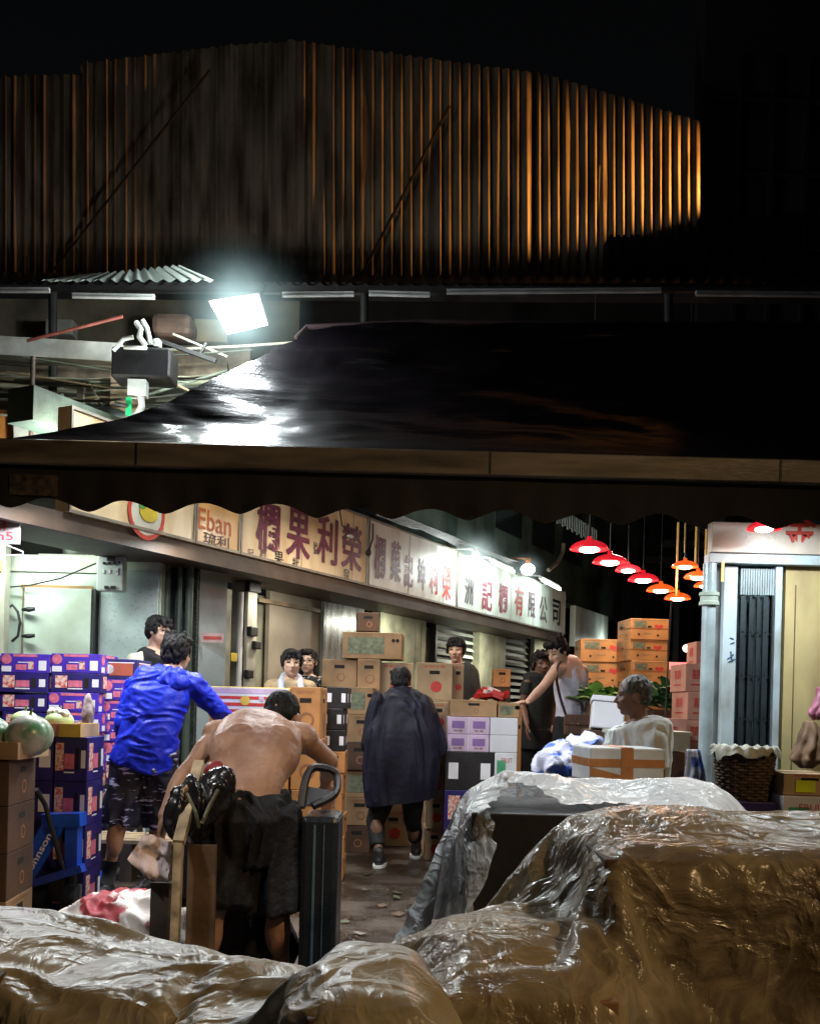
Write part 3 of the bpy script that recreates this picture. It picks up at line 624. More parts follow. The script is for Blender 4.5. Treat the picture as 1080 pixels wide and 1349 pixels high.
# ================================================================== COLD ROOM AT THE LEFT (faces the camera)
cr_ = empty('cold_room', (-3, 8.6, 0)); tag(cr_, 'pale green insulated cold room front at the left behind the purple cartons', 'cold room')
def cbx(px0, px1, py0, py1, D, d, mats, name, par=cr_, ch=.004, z0=None):
    a = P(px0, py1, D); b = P(px1, py0, D)
    o = MB().box(a.x, b.x, D, D+d, a.z if z0 is None else z0, b.z, ch=ch).build(name, mats)
    return rel(o, par) if par else o
cbx(-30, 214, 737, 900, 8.6, .15, GREENW, 'wall', z0=0)
cbx(10, 210, 735, 752, 8.57, .03, mat('rusty_green', (.45, .5, .4), .5, c2=(.3, .2, .1), thresh=(.2, .45)), 'header')
dr = cbx(30, 121, 776, 900, 8.54, .055, GREENW, 'door', z0=.05)
def sub(o, par): o.parent = par; o.matrix_parent_inverse = par.matrix_world.inverted(); return o
bpy.context.view_layer.update()
for py in (803, 838):
    a = P(30, py, 8.5); o = MB().tube([a, P(38, py, 8.47), P(46, py-1, 8.47)], [.012, .022, .016], 10).box(P(16, 0, 8.5).x, P(27, 0, 8.5).x, 8.48, 8.54, a.z-.03, a.z+.03).build('hinge', BLK); sub(o, dr)
rel(MB().tube([P(x, y, 8.5) for x, y in ((6, 850), (3, 820), (8, 803), (17, 797), (24, 806), (27, 820), (24, 838), (16, 845))], .012, 8).build('hose', BLK), cr_)
cbx(121, 127, 776, 900, 8.5, .09, BLK, 'seal', z0=0)
cbx(27, 31, 776, 900, 8.535, .02, mat('rust_stain', (.35, .2, .08), .7), 'door_edge', z0=0)
cbx(28, 123, 772, 774.5, 8.56, .02, mat('rust_stain', (.35, .2, .08), .7), 'rusty_trim')
pn = cbx(130, 210, 752, 900, 8.56, .04, mat('pale_green_side', (.5, .6, .55), .3, var=.25, vs=3, metal=.15), 'side_panel', z0=0)
bx_ = cbx(127, 163, 732, 778, 8.3, .12, mat('grey_green_box', (.5, .55, .48), .4, var=.15), 'control_box', ch=.01, par=None)
tag(bx_, 'grey green control box with knobs on the cold room front', 'control box')
kn = MB()
for x, y, w_, h_ in ((147, 737, 10, 4), (138, 742, 3, 3), (145, 742, 3, 3), (152, 742, 3, 3), (158, 741, 2, 2), (141, 774, 5, 4), (150, 774, 6, 4)): 
    a = P(x-w_/2, y+h_/2, 8.3); b = P(x+w_/2, y-h_/2, 8.3); kn.box(a.x, b.x, 8.28, 8.299, a.z, b.z, 0)
for x, y in ((137, 753), (145, 753), (155, 755), (155, 751)): a = P(x-1.5, y+2.5, 8.3); b = P(x+1.5, y-2.5, 8.3); kn.box(a.x, b.x, 8.29, 8.299, a.z, b.z, 1)
sub(kn.build('knobs', [BLK, WHITEP]), bx_)
rel(MB().tube([P(8, 774, 8.5), P(40, 771, 8.45), P(80, 762, 8.4), P(127, 742, 8.35)], .007, 6).build('wire', CABLE), cr_)
cbx(-30, 8, 715, 900, 8.35, .12, CREAM, 'corner_post', z0=0); cbx(-30, 3, 736, 752, 8.33, .02, mat('orange_plate', (.6, .25, .06), .5), 'plate')
# roof machinery above cold room
mc = empty('compressor', P(105, 712, 8.8)); tag(mc, 'grimy cooling compressor sitting on top of the cold room', 'compressor')
rel(MB().lathe([(0, -.2), (.09, -.2), (.11, -.1), (.1, .05), (.06, .1), (.075, .12), (.06, .2), (0, .22)], P(100, 710, 8.8)).build('motor', mat('grey_cast', (.3, .32, .27), .45, metal=.4, var=.4), smooth=True), mc)
rel(MB().cyl(P(136, 703, 8.8), P(134, 706, 9.1), .1).cyl(P(118, 712, 8.9), P(145, 712, 8.9), .05).build('fan', DARKST), mc)
rel(MB().tube([P(89, 694, 8.7), P(89, 706, 8.7), P(94, 710, 8.7)], .022).tube([P(112, 712, 8.7), P(122, 710, 8.7), P(124, 698, 8.7), P(130, 696, 8.7)], .03).box(P(76, 0, 8.8).x, P(150, 0, 8.8).x, 8.7, 9.2, P(0, 736, 8.8).z-.05, P(0, 730, 8.8).z).build('pipework', mat('chalky_pipe', (.5, .52, .42), .5)), mc)
bk_ = MB().box(-6.5, -2.4, 9.6, 9.7, 0, 3.4); tag(bk_.build('back_wall', mat('grimy_wall', (.05, .06, .05), .7, var=.6, vs=2)), 'grimy dark wall seen above the cold room', 'wall')
tl = empty('tube_lamp', P(45, 708, 8.2)); tag(tl, 'lit fluorescent tube over the cold room at the far left', 'tube light')
rel(MB().cyl(P(-10, 702, 8.0), P(66, 712, 8.3), .022).build('tube', glow('tube_cool', (.85, 1, 1), 22)), tl); rel(MB().bar(P(-10, 696, 8.0), P(66, 707, 8.3), .07, .03).build('batten', WHITEP), tl)
pL = P(30, 712, 8.1); light('AREA', pL-Vector((0, .1, .03)), 24, (.86, 1, .95), 1.0, .1, aim=pL+Vector((.1, .25, -1)))
# dark gap and side panel between cold room and row wall
gp = MB(); a = P(214, 900, 8.9); b = P(262, 700, 8.9); gp.box(a.x, b.x, 8.9, 9.0, 0, 2.75)
tag(gp.build('recess_wall', mat('dark_glazing', (.035, .05, .045), .25, var=.6, vs=6)), 'dark glazed recess between the cold room and the blue grey panel', 'wall')
for i, px in enumerate((222, 238, 251)):
    tag(MB().cyl(P(px, 735, 8.75)*Vector((1, 1, 0)) if False else (P(px, 735, 8.75).x, 8.75, 0), (P(px, 735, 8.75).x, 8.75, 2.6), (.03, .02, .035)[i]).build('drain_pipe', mat('dark_green_pipe', (.07, .1, .08), .45)),
        ['dark pipe nearest the cold room in the dark recess', 'thinnest dark pipe in the middle of the recess', 'thick dark pipe beside the blue grey panel'][i], 'pipe', 'dark pipes in the recess')
sp = MB(); a = P(262, 900, 9.0); b = P(303, 700, 9.3); sp.add([(a.x, 8.95, 0), (b.x, 9.25, 0), (b.x, 9.25, 2.6), (a.x, 8.95, 2.55)], [(0, 1, 2, 3)]); 
spo = tag(sp.build('wall_panel', mat('blue_grey_panel', (.34, .42, .44), .4, var=.3, vs=2)), 'blue grey panel with a small red and white notice', 'panel')
a = P(266, 846, 8.95); b = P(297, 835, 9.0); nb = MB().box(a.x, b.x, 8.93, 8.945, a.z, b.z).box(a.x+.02, b.x-.02, 8.925, 8.93, a.z+.025, b.z-.03, 1); sub(nb.build('notice', [mat('pink_notice', (.65, .42, .4), .5), REDL]), spo)
hs_ = MB(); a = P(-12, 716, 6.4); b = P(27, 682, 6.4); hs_.box(a.x, b.x, 6.4, 6.42, a.z, b.z, ch=.004)
hso = tag(hs_.build('hanging_sign', mat('pink_white_board', (.7, .62, .6), .4)), 'small white hanging sign with red writing at the left edge', 'sign')
PKL = mat('pink_lettering', (.75, .12, .15), .5)
sub(MB().text(T(P(7, 690, 6.4).x, 6.397, P(7, 690, 6.4).z), '粥', .09, .09, fat=.01).build('lettering', PKL), hso); sub(MB().text(T(P(4, 706, 6.4).x, 6.397, P(4, 706, 6.4).z), 'm5', .14, .055, fat=.01).build('lettering', PKL), hso)
tag(MB().tube([P(-3, 718, 6.4), P(4, 716, 6.4), P(31, 727, 6.4), P(31, 731, 6.4), P(-8, 732, 6.4)], .005, 6).build('clothes_hanger', WHITEP), 'white wire clothes hanger under the small red lettered sign', 'hanger')

# ================================================================== RIGHT-HAND SHOP (faces the camera)
D = 6.4
BLUEW = mat('blue_white_paint', (.42, .52, .56), .4, c2=(.2, .2, .17), vs=5, detail=10, thresh=(.3, .55), bump=.06, stretch=(1, 1, .4))
shp = empty('corner_shop', (P(1000, 900, D).x, D, 0)); tag(shp, 'shop front with blue white frame, folding gate and ochre wall at the right', 'shop front')
def sbx(px0, px1, py0, py1, D, d, mats, name, z0=None, ch=.004, par=shp):
    a = P(px0, py1, D); b = P(px1, py0, D); a2 = P(px0, py0, D)
    o = MB().box(a.x, b.x, D, D+d, a.z if z0 is None else z0, (b.z+a2.z)/2, ch=ch).build(name, mats); return rel(o, par) if par else o
sgr = sbx(937, 1160, 690, 727, D-.08, .1, mat('sign_warm_white', (.6, .52, .44), .35, var=.2), 'sign_panel')
bpy.context.view_layer.update()
p = P(1053, 697, D-.085); sub(MB().text(T(p.x, D-.084, p.z), '金', .22, .22, fat=.015).build('lettering', REDL), sgr); sub(MB().text(T(p.x+.33, D-.084, p.z), '記', .2, .2, fat=.015).build('lettering', REDL), sgr)
sbx(934, 1160, 731, 741, D-.06, .12, BLUEW, 'lintel'); 
xg0 = P(972, 900, D).x; xg1 = P(1017, 900, D).x
sbx(950, 972, 745, 900, D, .06, BLUEW, 'door_frame', z0=0); sbx(1018, 1031, 745, 900, D-.02, .08, BLUEW, 'door_frame', z0=0)
sbx(1031, 1180, 742, 900, D+.02, .1, mat('ochre_wall', (.52, .43, .2), .6, c2=(.26, .19, .09), vs=3, detail=10, thresh=(.3, .62), bump=.15, stretch=(1, 1, .4)), 'wall', z0=0)
sv = MB(); a = P(1045, 900, D); sv.box(a.x, a.x+.006, D+.012, D+.022, 0, 2.1); rel(sv.build('wall_seam', mat('seam_brown', (.2, .14, .07), .7)), shp)
gz = MB(); gz.add([(xg0, D+.12, 0), (xg1, D+.12, 0), (xg1, D+.12, 2.25), (xg0, D+.12, 2.25)], [(0, 1, 2, 3)]); rel(gz.build('glazing', mat('bluish_glass', (.28, .42, .42), .25, var=.6, vs=4)), shp)
gt = MB()
n = 9
for k in range(n+1):
    x = xg0+(xg1-xg0)*k/n; w_ = .008+.007*(k % 3 == 1); gt.box(x-w_, x+w_, D+(.02 if k % 2 else .05), D+(.035 if k % 2 else .07), .02, 2.02)
for z in [i*.28+.1 for i in range(8)]:
    pts = [(xg0+(xg1-xg0)*k/n, D+(.015 if k % 2 else .045), z+(.012 if k % 2 else -.012)) for k in range(n+1)]; gt.tube(pts, .004, 5)
rel(gt.build('folding_gate', mat('gate_blue_black', (.04, .06, .07), .4, metal=.4)), shp)
bl = MB()
for k in range(14): x = xg0+(xg1-xg0)*(k+.5)/14; bl.box(x-.006, x+.006, D+.01, D+.02, 2.03, 2.2)
rel(bl.build('gate_header', mat('blind_grey', (.35, .45, .47), .5)), shp)
sw = MB(); p = P(936, 900, D); q = p+SD*6; sw.add([(p.x, D+.06, 0), (q.x, q.y, 0), (q.x, q.y, 2.9), (p.x, D+.06, 2.9), (p.x+.08, D+.06, 0), (q.x+.08, q.y, 0), (q.x+.08, q.y, 2.9), (p.x+.08, D+.06, 2.9)], [(0, 3, 2, 1), (4, 5, 6, 7), (3, 7, 6, 2), (0, 4, 7, 3)]); rel(sw.build('side_wall', mat('dusky_wall', (.18, .2, .2), .7, var=.4)), shp)
gr = MB(); p = P(963, 865, D); 
for (x, y, xx, yy) in ((961, 840, 966, 842), (962, 848, 967, 846), (958, 868, 966, 862), (959, 872, 968, 868), (962, 858, 964, 872)): gr.cyl(P(x, y, D-.003), P(xx, yy, D-.003), .004, n=5)
rel(gr.build('graffiti', mat('blue_ink', (.05, .12, .25), .6)), shp)
dp = empty('drain_pipe', (P(931, 900, 6.25).x, 6.25, 0)); tag(dp, 'thick pale blue drain pipe with a collar at the corner of the right-hand shop', 'drain pipe')
x = P(932, 850, 6.25).x
rel(MB().cyl((x, 6.25, 0), (x, 6.25, 2.2), .042, n=20).build('pipe', mat('pale_blue_pipe', (.4, .5, .53), .35, metal=.2, var=.25), smooth=False), dp)
zc = P(932, 789, 6.25).z; rel(MB().lathe([(.045, -.045), (.062, -.04), (.062, -.02), (.055, -.015), (.055, .015), (.062, .02), (.062, .04), (.045, .045)], (x, 6.25, zc)).build('collar', mat('collar_grey_green', (.35, .42, .36), .45)), dp)
# lamps
def dome_lamp(px, py, wpx, D, red, lab, cord_top=6.0, grp='red shaded lamps hanging over the market street'):
    c = P(px, py, D); r = .2 if wpx is None else wpx*D/F/2
    o = empty('pendant_lamp', c); tag(o, lab, 'pendant lamp', grp)
    h = r*.55
    prof = [(r, -h*.45), (r*1.01, -h*.38), (r*.93, -h*.1), (r*.72, h*.18), (r*.42, h*.38), (r*.16, h*.46), (r*.13, h*.8), (0, h*.82)]
    m = mat('shade_red' if red else 'shade_orange', (.75, .02, .03) if red else (.8, .08, .02), .3, var=.1, emit=(1, .02, .04) if red else (1, .13, .015), es=.55 if red else .9, bump=0)
    MBo = MB().lathe(prof, (0, 0, 0), 28).build('shade', m, o, smooth=True)
    MB().ell((0, 0, -h*.45), (r*.55, r*.55, h*.3)).build('bulb', glow('bulb_pink' if red else 'bulb_warm', (1, .75, .7) if red else (1, .62, .32), 9), o, smooth=True)
    MB().cyl((0, 0, h*.8), (0, 0, cord_top-c.z), .008, n=6).build('cord', CABLE, o)
    light('POINT', c-Vector((0, 0, h*.45+.09)), 7 if D > 7 else 1.5, (1, .55, .4) if red else (1, .6, .3), .06)
L1 = [(776, 718, 50, 8.6, 1, 'bright red pendant lamp, largest and nearest of the row'), (803, 736, 45, 9.6, 1, 'second red pendant lamp with a pink glowing rim'), (827, 748, 34, 10.9, 1, 'dim flat red pendant lamp third along the row'), (847, 760, 40, 12, 1, 'red pendant lamp with glowing bowl, fourth along the row'), (870, 774, 37, 13, 0, 'orange pendant lamp, fifth along the row'), (892, 785, 34, 13.6, 0, 'orange pendant lamp, lowest of the row'),
      (902, 743, 34, 9.4, 0, 'highest orange pendant lamp hanging beside the pale straps'), (919, 757, 36, 10.4, 0, 'orange pendant lamp second below the pale straps'), (929, 769, 30, 11.2, 0, 'orange pendant lamp half hidden by the drain pipe')]
for i in L1: dome_lamp(*i[:5], i[5])
dome_lamp(1006, 692, 44, 6.0, 1, 'red lamp right under the valance before the right-hand sign', cord_top=2.9)
gl = [(x, y, x, y2, D_) for x, y, y2, D_ in ((893, 688, 785, 9.5), (903, 686, 728, 9.4), (917, 692, 748, 9.5), (930, 697, 760, 9.5), (952, 740, 766, 6.2))]
for i, (x, y, x2, y2, D_) in enumerate(gl):
    a = P(x, y, D_); b = P(x2, y2, D_); tag(MB().box(a.x-.008, a.x+.008, D_, D_+.01, b.z, a.z).build('strap', mat('amber_strap', (.75, .5, .15), .5, emit=(1, .6, .15), es=.25)),  # straps glow faintly through emission in their own material
        ['longest amber strap hanging beside the orange lamps', 'short amber strap above the highest orange lamp', 'amber strap right of the highest orange lamp', 'amber strap nearest the drain pipe', 'small amber strap under the blue white lintel'][i], 'strap', 'amber straps hanging near the lamps')
pq = S0+SD*fp(792, 840)[0]+SN*.2; light('POINT', Vector((pq.x, pq.y, 2.5)), 8, (.9, 1, .95), .06)
# the far end of the street
fe = MB(); fe.box(-2, 22, 32, 33, 0, 7); tag(fe.build('street_end_building', mat('night_wall', (.012, .014, .014), .8, var=.5, vs=.8)), 'unlit building closing the far end of the market street', 'building')
fr_ = MB()
for i in range(7): fr_.box(5.2, 11.5, 14+i*2.2, 14.12+i*2.2, 4.7, 4.85)
for i in range(5): fr_.box(5.4+i*1.4, 5.48+i*1.4, 14, 30, 4.85, 4.95)
for k in (5.3, 11.3):
    for yy in (14, 20, 26): fr_.box(k, k+.1, yy, yy+.1, 0, 4.7)
tag(fr_.build('roof_frame', mat('frame_dark', (.05, .055, .055), .6)), 'dark roof frame over the far part of the street', 'frame')
o = empty('far_stall', P(892, 880, 15)); tag(o, 'small far stall with a self-glowing red eave and round white bulb', 'stall')
a = P(872, 880, 15); b = P(915, 873, 15)
rel(MB().box(a.x, b.x, 15, 15.6, a.z, b.z).build('eave', mat('glowing_red_eave', (.7, .1, .1), .5, emit=(1, .25, .25), es=1.2)), o); rel(MB().ell(P(904, 854, 14.9), (.06, .06, .06)).build('bulb', glow('far_bulb', (1, .8, .6), 3)), o)  # the eave's lit look is emission put into its material
rel(MB().box(a.x, a.x+.06, 15.1, 15.2, 0, a.z).box(b.x-.06, b.x, 15.1, 15.2, 0, a.z).box(a.x+.06, b.x-.06, 15.5, 15.55, 0, a.z, 1).build('frame', [DARKST, mat('dim_yellow', (.3, .25, .1), .6)]), o)
light('POINT', P(900, 890, 14.4), 14, (1, .8, .6), .1)
# ================================================================== CARTONS AND GOODS
K1 = mat('kraft_card', (.37, .22, .105), .7, var=.38, vs=3.5, detail=9, bump=.08, bs=60); K2 = mat('orange_card_banana', (.55, .25, .075), .65, var=.33, vs=3.5, detail=9, bump=.08, bs=60)
K3 = mat('pale_kraft', (.5, .34, .19), .7, var=.33, vs=3.5, detail=9, bump=.08); KD = mat('dark_kraft', (.085, .042, .02), .75, var=.3, vs=5)
PURC = mat('violet_card', (.075, .03, .5), .5, var=.35, vs=6); PINKP = mat('pink_print', (.75, .18, .28), .55, var=.3, vs=30); WLAB = mat('white_label', (.75, .75, .78), .5, var=.1)
NAVY = mat('navy_card', (.022, .012, .16), .5, var=.4); BLKC = mat('black_card', (.015, .014, .016), .5, var=.4); HOLE = mat('hole_dark', (.01, .007, .005), .9)
REDP = mat('red_print', (.62, .05, .04), .6, var=.25, vs=30); GRNP = mat('green_grey_print', (.2, .22, .13), .65, var=.4, vs=30); BRNP = mat('brown_print', (.3, .12, .06), .65); SALM = mat('salmon_card', (.68, .33, .24), .65, var=.2); LILAC = mat('lilac_card', (.55, .42, .58), .55, var=.25); WCARD = mat('white_card', (.66, .68, .72), .5, var=.15); TAPE = mat('clear_tape', (.5, .38, .22), .25); GRNW = mat('green_print', (.08, .4, .2), .5); YEL = mat('yellow_card_bright', (.72, .5, .08), .6); FRUIT = mat('fruit_print', (.65, .5, .42), .6, c2=(.5, .06, .05), vs=40, thresh=(.4, .55))

def carton_proto(kind, dx, dy, dz):
    mb = MB(); mb.box(-dx/2, dx/2, -dy/2, dy/2, .001, dz-.001, 0, ch=.004)
    def q(fc, u, w_, a, b, mi): mb.quad(face(fc, dx, dy, dz, u, w_), a, b, mi)
    def tx(fc, u, w_, a, b, s, mi, fat=.0): mb.text(face(fc, dx, dy, dz, u, w_), s, a, b, mi, fat)
    def ds(fc, u, w_, r, mi, ring=0): mb.disc(face(fc, dx, dy, dz, u, w_), r, mi, ring=ring)
    m = None
    if kind == 'grape':
        m = [PURC, PINKP, WLAB, HOLE, FRUIT]
        for fc, L in (('F', dx), ('R', dy)):
            q(fc, .5, .90, L*.5, dz*.13, 1); ds(fc, .12, .70, dz*.26, 1); q(fc, .12, .2, dz*.5, dz*.28, 2); q(fc, .86, .4, L*.16, dz*.5, 2); q(fc, .5, .55, L*.3, .006, 2)
            q(fc, .42, .3, L*.22, dz*.28, 1); q(fc, .62, .4, L*.12, dz*.4, 4)
        mb.box(-.05, .05, -.02, .02, dz-.002, dz+.006, 0)
    elif kind == 'fruitdark':
        m = [NAVY, PINKP, WLAB, HOLE, FRUIT]
        for fc, L in (('F', dx), ('R', dy)):
            q(fc, .2, .55, L*.24, dz*.62, 4); q(fc, .48, .45, L*.28, dz*.34, 1); q(fc, .48, .2, L*.3, .008, 2); q(fc, .88, .5, L*.13, dz*.4, 2); q(fc, .7, .5, L*.1, dz*.5, 3)
    elif kind == 'redfruit':
        m = [NAVY, mat('rust_print', (.45, .1, .05), .6), WLAB, HOLE]
        for fc, L in (('F', dx), ('R', dy)): q(fc, .5, .5, L*.72, dz*.6, 1); q(fc, .5, .82, L*.8, .008, 2); ds(fc, .14, .5, dz*.22, 2)
    elif kind == 'banana':
        m = [K2, REDP, GRNP, HOLE, K3]
        for fc, L in (('F', dx), ('R', dy), ('L', dy)):
            mb.heart(face(fc, dx, dy, dz, .74 if fc == 'F' else .3, .62), dz*.19, 1); q(fc, .25, .72, L*.32, dz*.3, 2); q(fc, .5, .62, L*.10, dz*.09, 3); ds(fc, .22, .25, .012, 3); ds(fc, .72, .22, .012, 3); q(fc, .5, .93, L*.9, .004, 2); q(fc, .45, .3, L*.2, .006, 2)
        mb.box(-dx/2-.003, dx/2+.003, -dy/2-.003, dy/2+.003, dz*.55, dz*.56, 0)
    elif kind in ('kraft', 'kraftdark', 'pale', 'orange'):
        m = [{'kraft': K1, 'kraftdark': KD, 'pale': K3, 'orange': K2}[kind], HOLE, REDP if kind == 'pale' else BRNP, TAPE]
        for fc, L in (('F', dx), ('R', dy), ('L', dy)):
            mb.quad(face(fc, dx, dy, dz, .5, .74), min(.09, L*.4), min(.03, dz*.14), 1)
            rr = min(dz*.15, L*.28); ds(fc, .55, .36, rr, 2, 0 if kind == 'pale' else rr*.72)
            if kind != 'kraftdark': tx(fc, .5, .9, L*.6, dz*.07, 'FRESH FRUIT' if kind != 'pale' else '新鮮水果', 2)
        mb.box(-dx/2+.005, dx/2-.005, -.025, .025, dz-.002, dz+.0012, 3)
    elif kind == 'wrap':
        m = [K1, GRNP, HOLE, TAPE]
        q('F', .4, .5, dx*.62, dz*.62, 1); q('R', .5, .5, dy*.5, dz*.5, 1); ds('F', .86, .7, .016, 2); ds('F', .93, .7, .016, 2)
        mb.box(-dx/2+.005, dx/2-.005, -.025, .025, dz-.002, dz+.0012, 3)
    elif kind == 'black':
        m = [BLKC, WLAB, HOLE]
        for fc, L in (('F', dx), ('R', dy)): q(fc, .17, .5, L*.2, dz*.42, 1); q(fc, .83, .5, L*.2, dz*.42, 1)
    elif kind == 'plainblack':
        m = [BLKC, HOLE]; mb.quad(face('F', dx, dy, dz, .5, .7), .09, .03, 1)
    elif kind == 'lilac':
        m = [LILAC, mat('plum_print', (.22, .12, .32), .6), WCARD, BRNP]
        for u in (.25, .75): q('F', u, .55, dx*.3, dz*.42, 1); tx('F', u, .2, dx*.22, dz*.13, '鮮果', 3)
        q('F', .5, .5, .004, dz*.95, 2); q('R', .5, .5, dy*.97, dz*.92, 2); ds('R', .8, .6, dz*.16, 3)
    elif kind == 'greenwhite':
        m = [WCARD, GRNW, REDP, K2]
        q('F', .3, .5, dx*.4, dz*.6, 1); q('F', .8, .3, dx*.2, dz*.4, 3); tx('F', .55, .8, dx*.5, dz*.12, 'FRUIT', 2)
        q('R', .5, .5, dy*.5, dz*.5, 1)
    elif kind == 'salmon':
        m = [SALM, REDP, HOLE]
        for fc, L in (('F', dx), ('L', dy), ('R', dy)):
            tx(fc, .5, .62, L*.42, dz*.34, '囍', 1, .01) ; q(fc, .5, .25, L*.5, .012, 1)
    elif kind == 'stripe':
        m = [YEL, WCARD, REDP, LILAC, HOLE]
        q('F', .5, .5, dx*.96, dz*.94, 1); q2 = face
        for w_, h_ in ((.2, .11), (.42, .11), (.64, .1)): mb.quad(face('F', dx, dy, dz, .5, w_) @ T(0, -.0015, 0), dx*.96, dz*h_, 2)
        mb.quad(face('F', dx, dy, dz, .5, .86) @ T(0, -.0015, 0), dx*.9, dz*.16, 3)
        mb.disc(face('F', dx, dy, dz, .45, .55) @ T(0, -.003, 0), dz*.16, 0); mb.disc(face('F', dx, dy, dz, .65, .62) @ T(0, -.003, 0), dz*.09, 3)
    elif kind == 'foam':
        m = [mat('styrofoam', (.6, .61, .66), .6, var=.08, bs=120), TAPE]
    return mb, m
_cp = {}
def carton(kind, dx, dy, dz, x, y, z, rz, label, group, name='carton', cat='carton'):
    key = (kind, round(dx, 3), round(dy, 3), round(dz, 3))
    if key in _cp:
        o = _cp[key].copy(); col.objects.link(o)
        for k in list(o.keys()): del o[k]
        o.name = name
    else:
        mb, m = carton_proto(kind, dx, dy, dz); o = mb.build(name, m); _cp[key] = o
    o.location = (x, y, z); o.rotation_euler = (0, 0, rz)
    return tag(o, label, cat, group)
ORD = ['top', 'second', 'third', 'fourth', 'fifth', 'sixth', 'seventh', 'eighth', 'ninth', 'tenth', 'eleventh', 'twelfth', 'thirteenth', 'fourteenth']
KN = {'grape': 'violet', 'fruitdark': 'dark blue', 'redfruit': 'rust red', 'black': 'black', 'orange': 'orange', 'kraft': 'kraft', 'kraftdark': 'dark brown', 'wrap': 'green printed'}
def stack(px0, px1, py_top, D, dy, h, kind, desc, group, rz=0, kinds=None, jit=.014, maxn=None, z0=0):
    """a stack standing on the ground at depth D; layers counted from the top"""
    a = P(px0, py_top, D); b = P(px1, py_top, D); zt = a.z*.5+b.z*.5-z0; dx = b.x-a.x
    n = max(1, round(zt/h)); hh = zt/n; xs = (a.x+b.x)/2
    for i in range(n):
        if maxn and i >= maxn: pass
        k = kinds[min(i, len(kinds)-1)] if kinds else kind
        carton(k, dx, dy, hh, xs+random.uniform(-jit, jit), D+dy/2+random.uniform(-jit, jit), z0+hh*(n-1-i), rz+random.uniform(-.035, .035),
               ((KN[k]+' ') if kinds else '')+(desc+(', top one' if i == 0 else f', {ORD[min(i, 13)]} from top') if n > 1 else desc), group)
    return hh, n
random.seed(21)
# violet grape cartons at the left
stack(-62, 0, 862, 7.25, .4, .142, 'grape', 'fruit carton in the stack cut by the left edge', 'violet fruit cartons stacked at the left', kinds=['grape', 'grape', 'fruitdark', 'fruitdark'])
stack(2, 66, 861, 7.2, .4, .142, 'grape', 'fruit carton in the stack behind the green melons', 'violet fruit cartons stacked at the left', kinds=['grape', 'fruitdark', 'fruitdark', 'fruitdark', 'fruitdark'])
stack(68, 134, 861, 7.2, .4, .142, 'grape', 'fruit carton in the stack beside the hooded man', 'violet fruit cartons stacked at the left', kinds=['grape', 'fruitdark', 'grape', 'grape', 'grape', 'grape', 'fruitdark'])
stack(137, 180, 868, 7.35, .4, .15, 'grape', 'carton of the narrow stack directly behind the hooded man', 'cartons stacked behind the hooded man', kinds=['redfruit', 'grape', 'grape', 'grape', 'grape', 'fruitdark', 'black'])
# brown melon boxes at the left edge
zt = 0
gM = 'brown melon boxes stacked at the left edge'
def wood_tray(cx, cy, z, dx, dy, dz, mats, label, cat='crate', rz=0, group=None):
    mb = MB(); t_ = .012
    mb.box(-dx/2, dx/2, -dy/2, -dy/2+t_, 0, dz); mb.box(-dx/2, dx/2, dy/2-t_, dy/2, 0, dz); mb.box(-dx/2, -dx/2+t_, -dy/2+t_, dy/2-t_, 0, dz, 1); mb.box(dx/2-t_, dx/2, -dy/2+t_, dy/2-t_, 0, dz, 1); mb.box(-dx/2+t_, dx/2-t_, -dy/2+t_, dy/2-t_, .0, .012)
    o = mb.build('crate', mats, loc=(cx, cy, z), rz=rz); return tag(o, label, cat, group)
for i in range(4):
    z1 = P(20, 1000, 4.9).z; hh = z1/4
    carton('kraftdark' if i else 'kraft', .52, .42, hh, P(22, 1000, 4.9).x-.29, 5.05, hh*i, R(4), ['brown melon box at the foot of the left-edge stack', 'brown melon box second from the ground at the left edge', 'brown melon box third from the ground at the left edge', 'brown melon box under the open watermelon crate'][i], gM)
zt = P(20, 1000, 4.9).z
def melon(c, r, m, label, group, zs=.9):
    o = empty('melon', c); tag(o, label, 'melon', group)
    mb = MB(); vs = []
    for i in range(13):
        th = math.pi*i/12
        for j in range(24):
            a = 2*math.pi*j/24; rr = r*(1+.012*math.cos(a*10)); vs.append((rr*math.sin(th)*math.cos(a), rr*math.sin(th)*math.sin(a), r*zs*math.cos(th)))
    mb.add(vs, [(i*24+j, (i+1)*24+j, (i+1)*24+(j+1) % 24, i*24+(j+1) % 24) for i in range(12) for j in range(24)])
    rel(mb.build('rind', m, loc=(0, 0, 0), smooth=True), o).matrix_parent_inverse = Matrix()
    MB().cyl((0, 0, r*zs*.95), (.01, 0, r*zs+.03), .008, .005).build('stalk', mat('stalk', (.25, .3, .1), .6), o)
    return o
WMEL = mat('watermelon_rind', (.08, .22, .09), .3, c2=(.45, .45, .42), vs=9, thresh=(.42, .62), bump=.05); GMEL = mat('pale_melon', (.55, .68, .32), .4, c2=(.4, .55, .25), vs=10)
cxm = P(22, 1000, 4.9).x-.27
wood_tray(cxm+.02, 5.05, zt, .56, .42, .085, [K1, K3], 'open pale crate edge around the watermelons at the left')
melon((P(34, 983, 4.95).x, 5.0, zt+.115), .118, WMEL, 'big grey green watermelon in the open crate', 'watermelons in the left crate'); melon((P(-22, 985, 4.95).x, 5.02, zt+.11), .11, WMEL, 'watermelon cut off by the left edge of the photo', 'watermelons in the left crate')
z2 = P(40, 970, 5.6).z
for i in range(4): carton('fruitdark', .5, .36, z2/4, P(22, 970, 5.6).x-.05, 5.85, z2/4*i, 0, ['dark fruit carton at the bottom behind the melon boxes', 'dark fruit carton second up behind the melon boxes', 'dark fruit carton third up behind the melon boxes', 'dark fruit carton under the pink tray of green melons'][i], 'dark cartons behind the melon boxes')
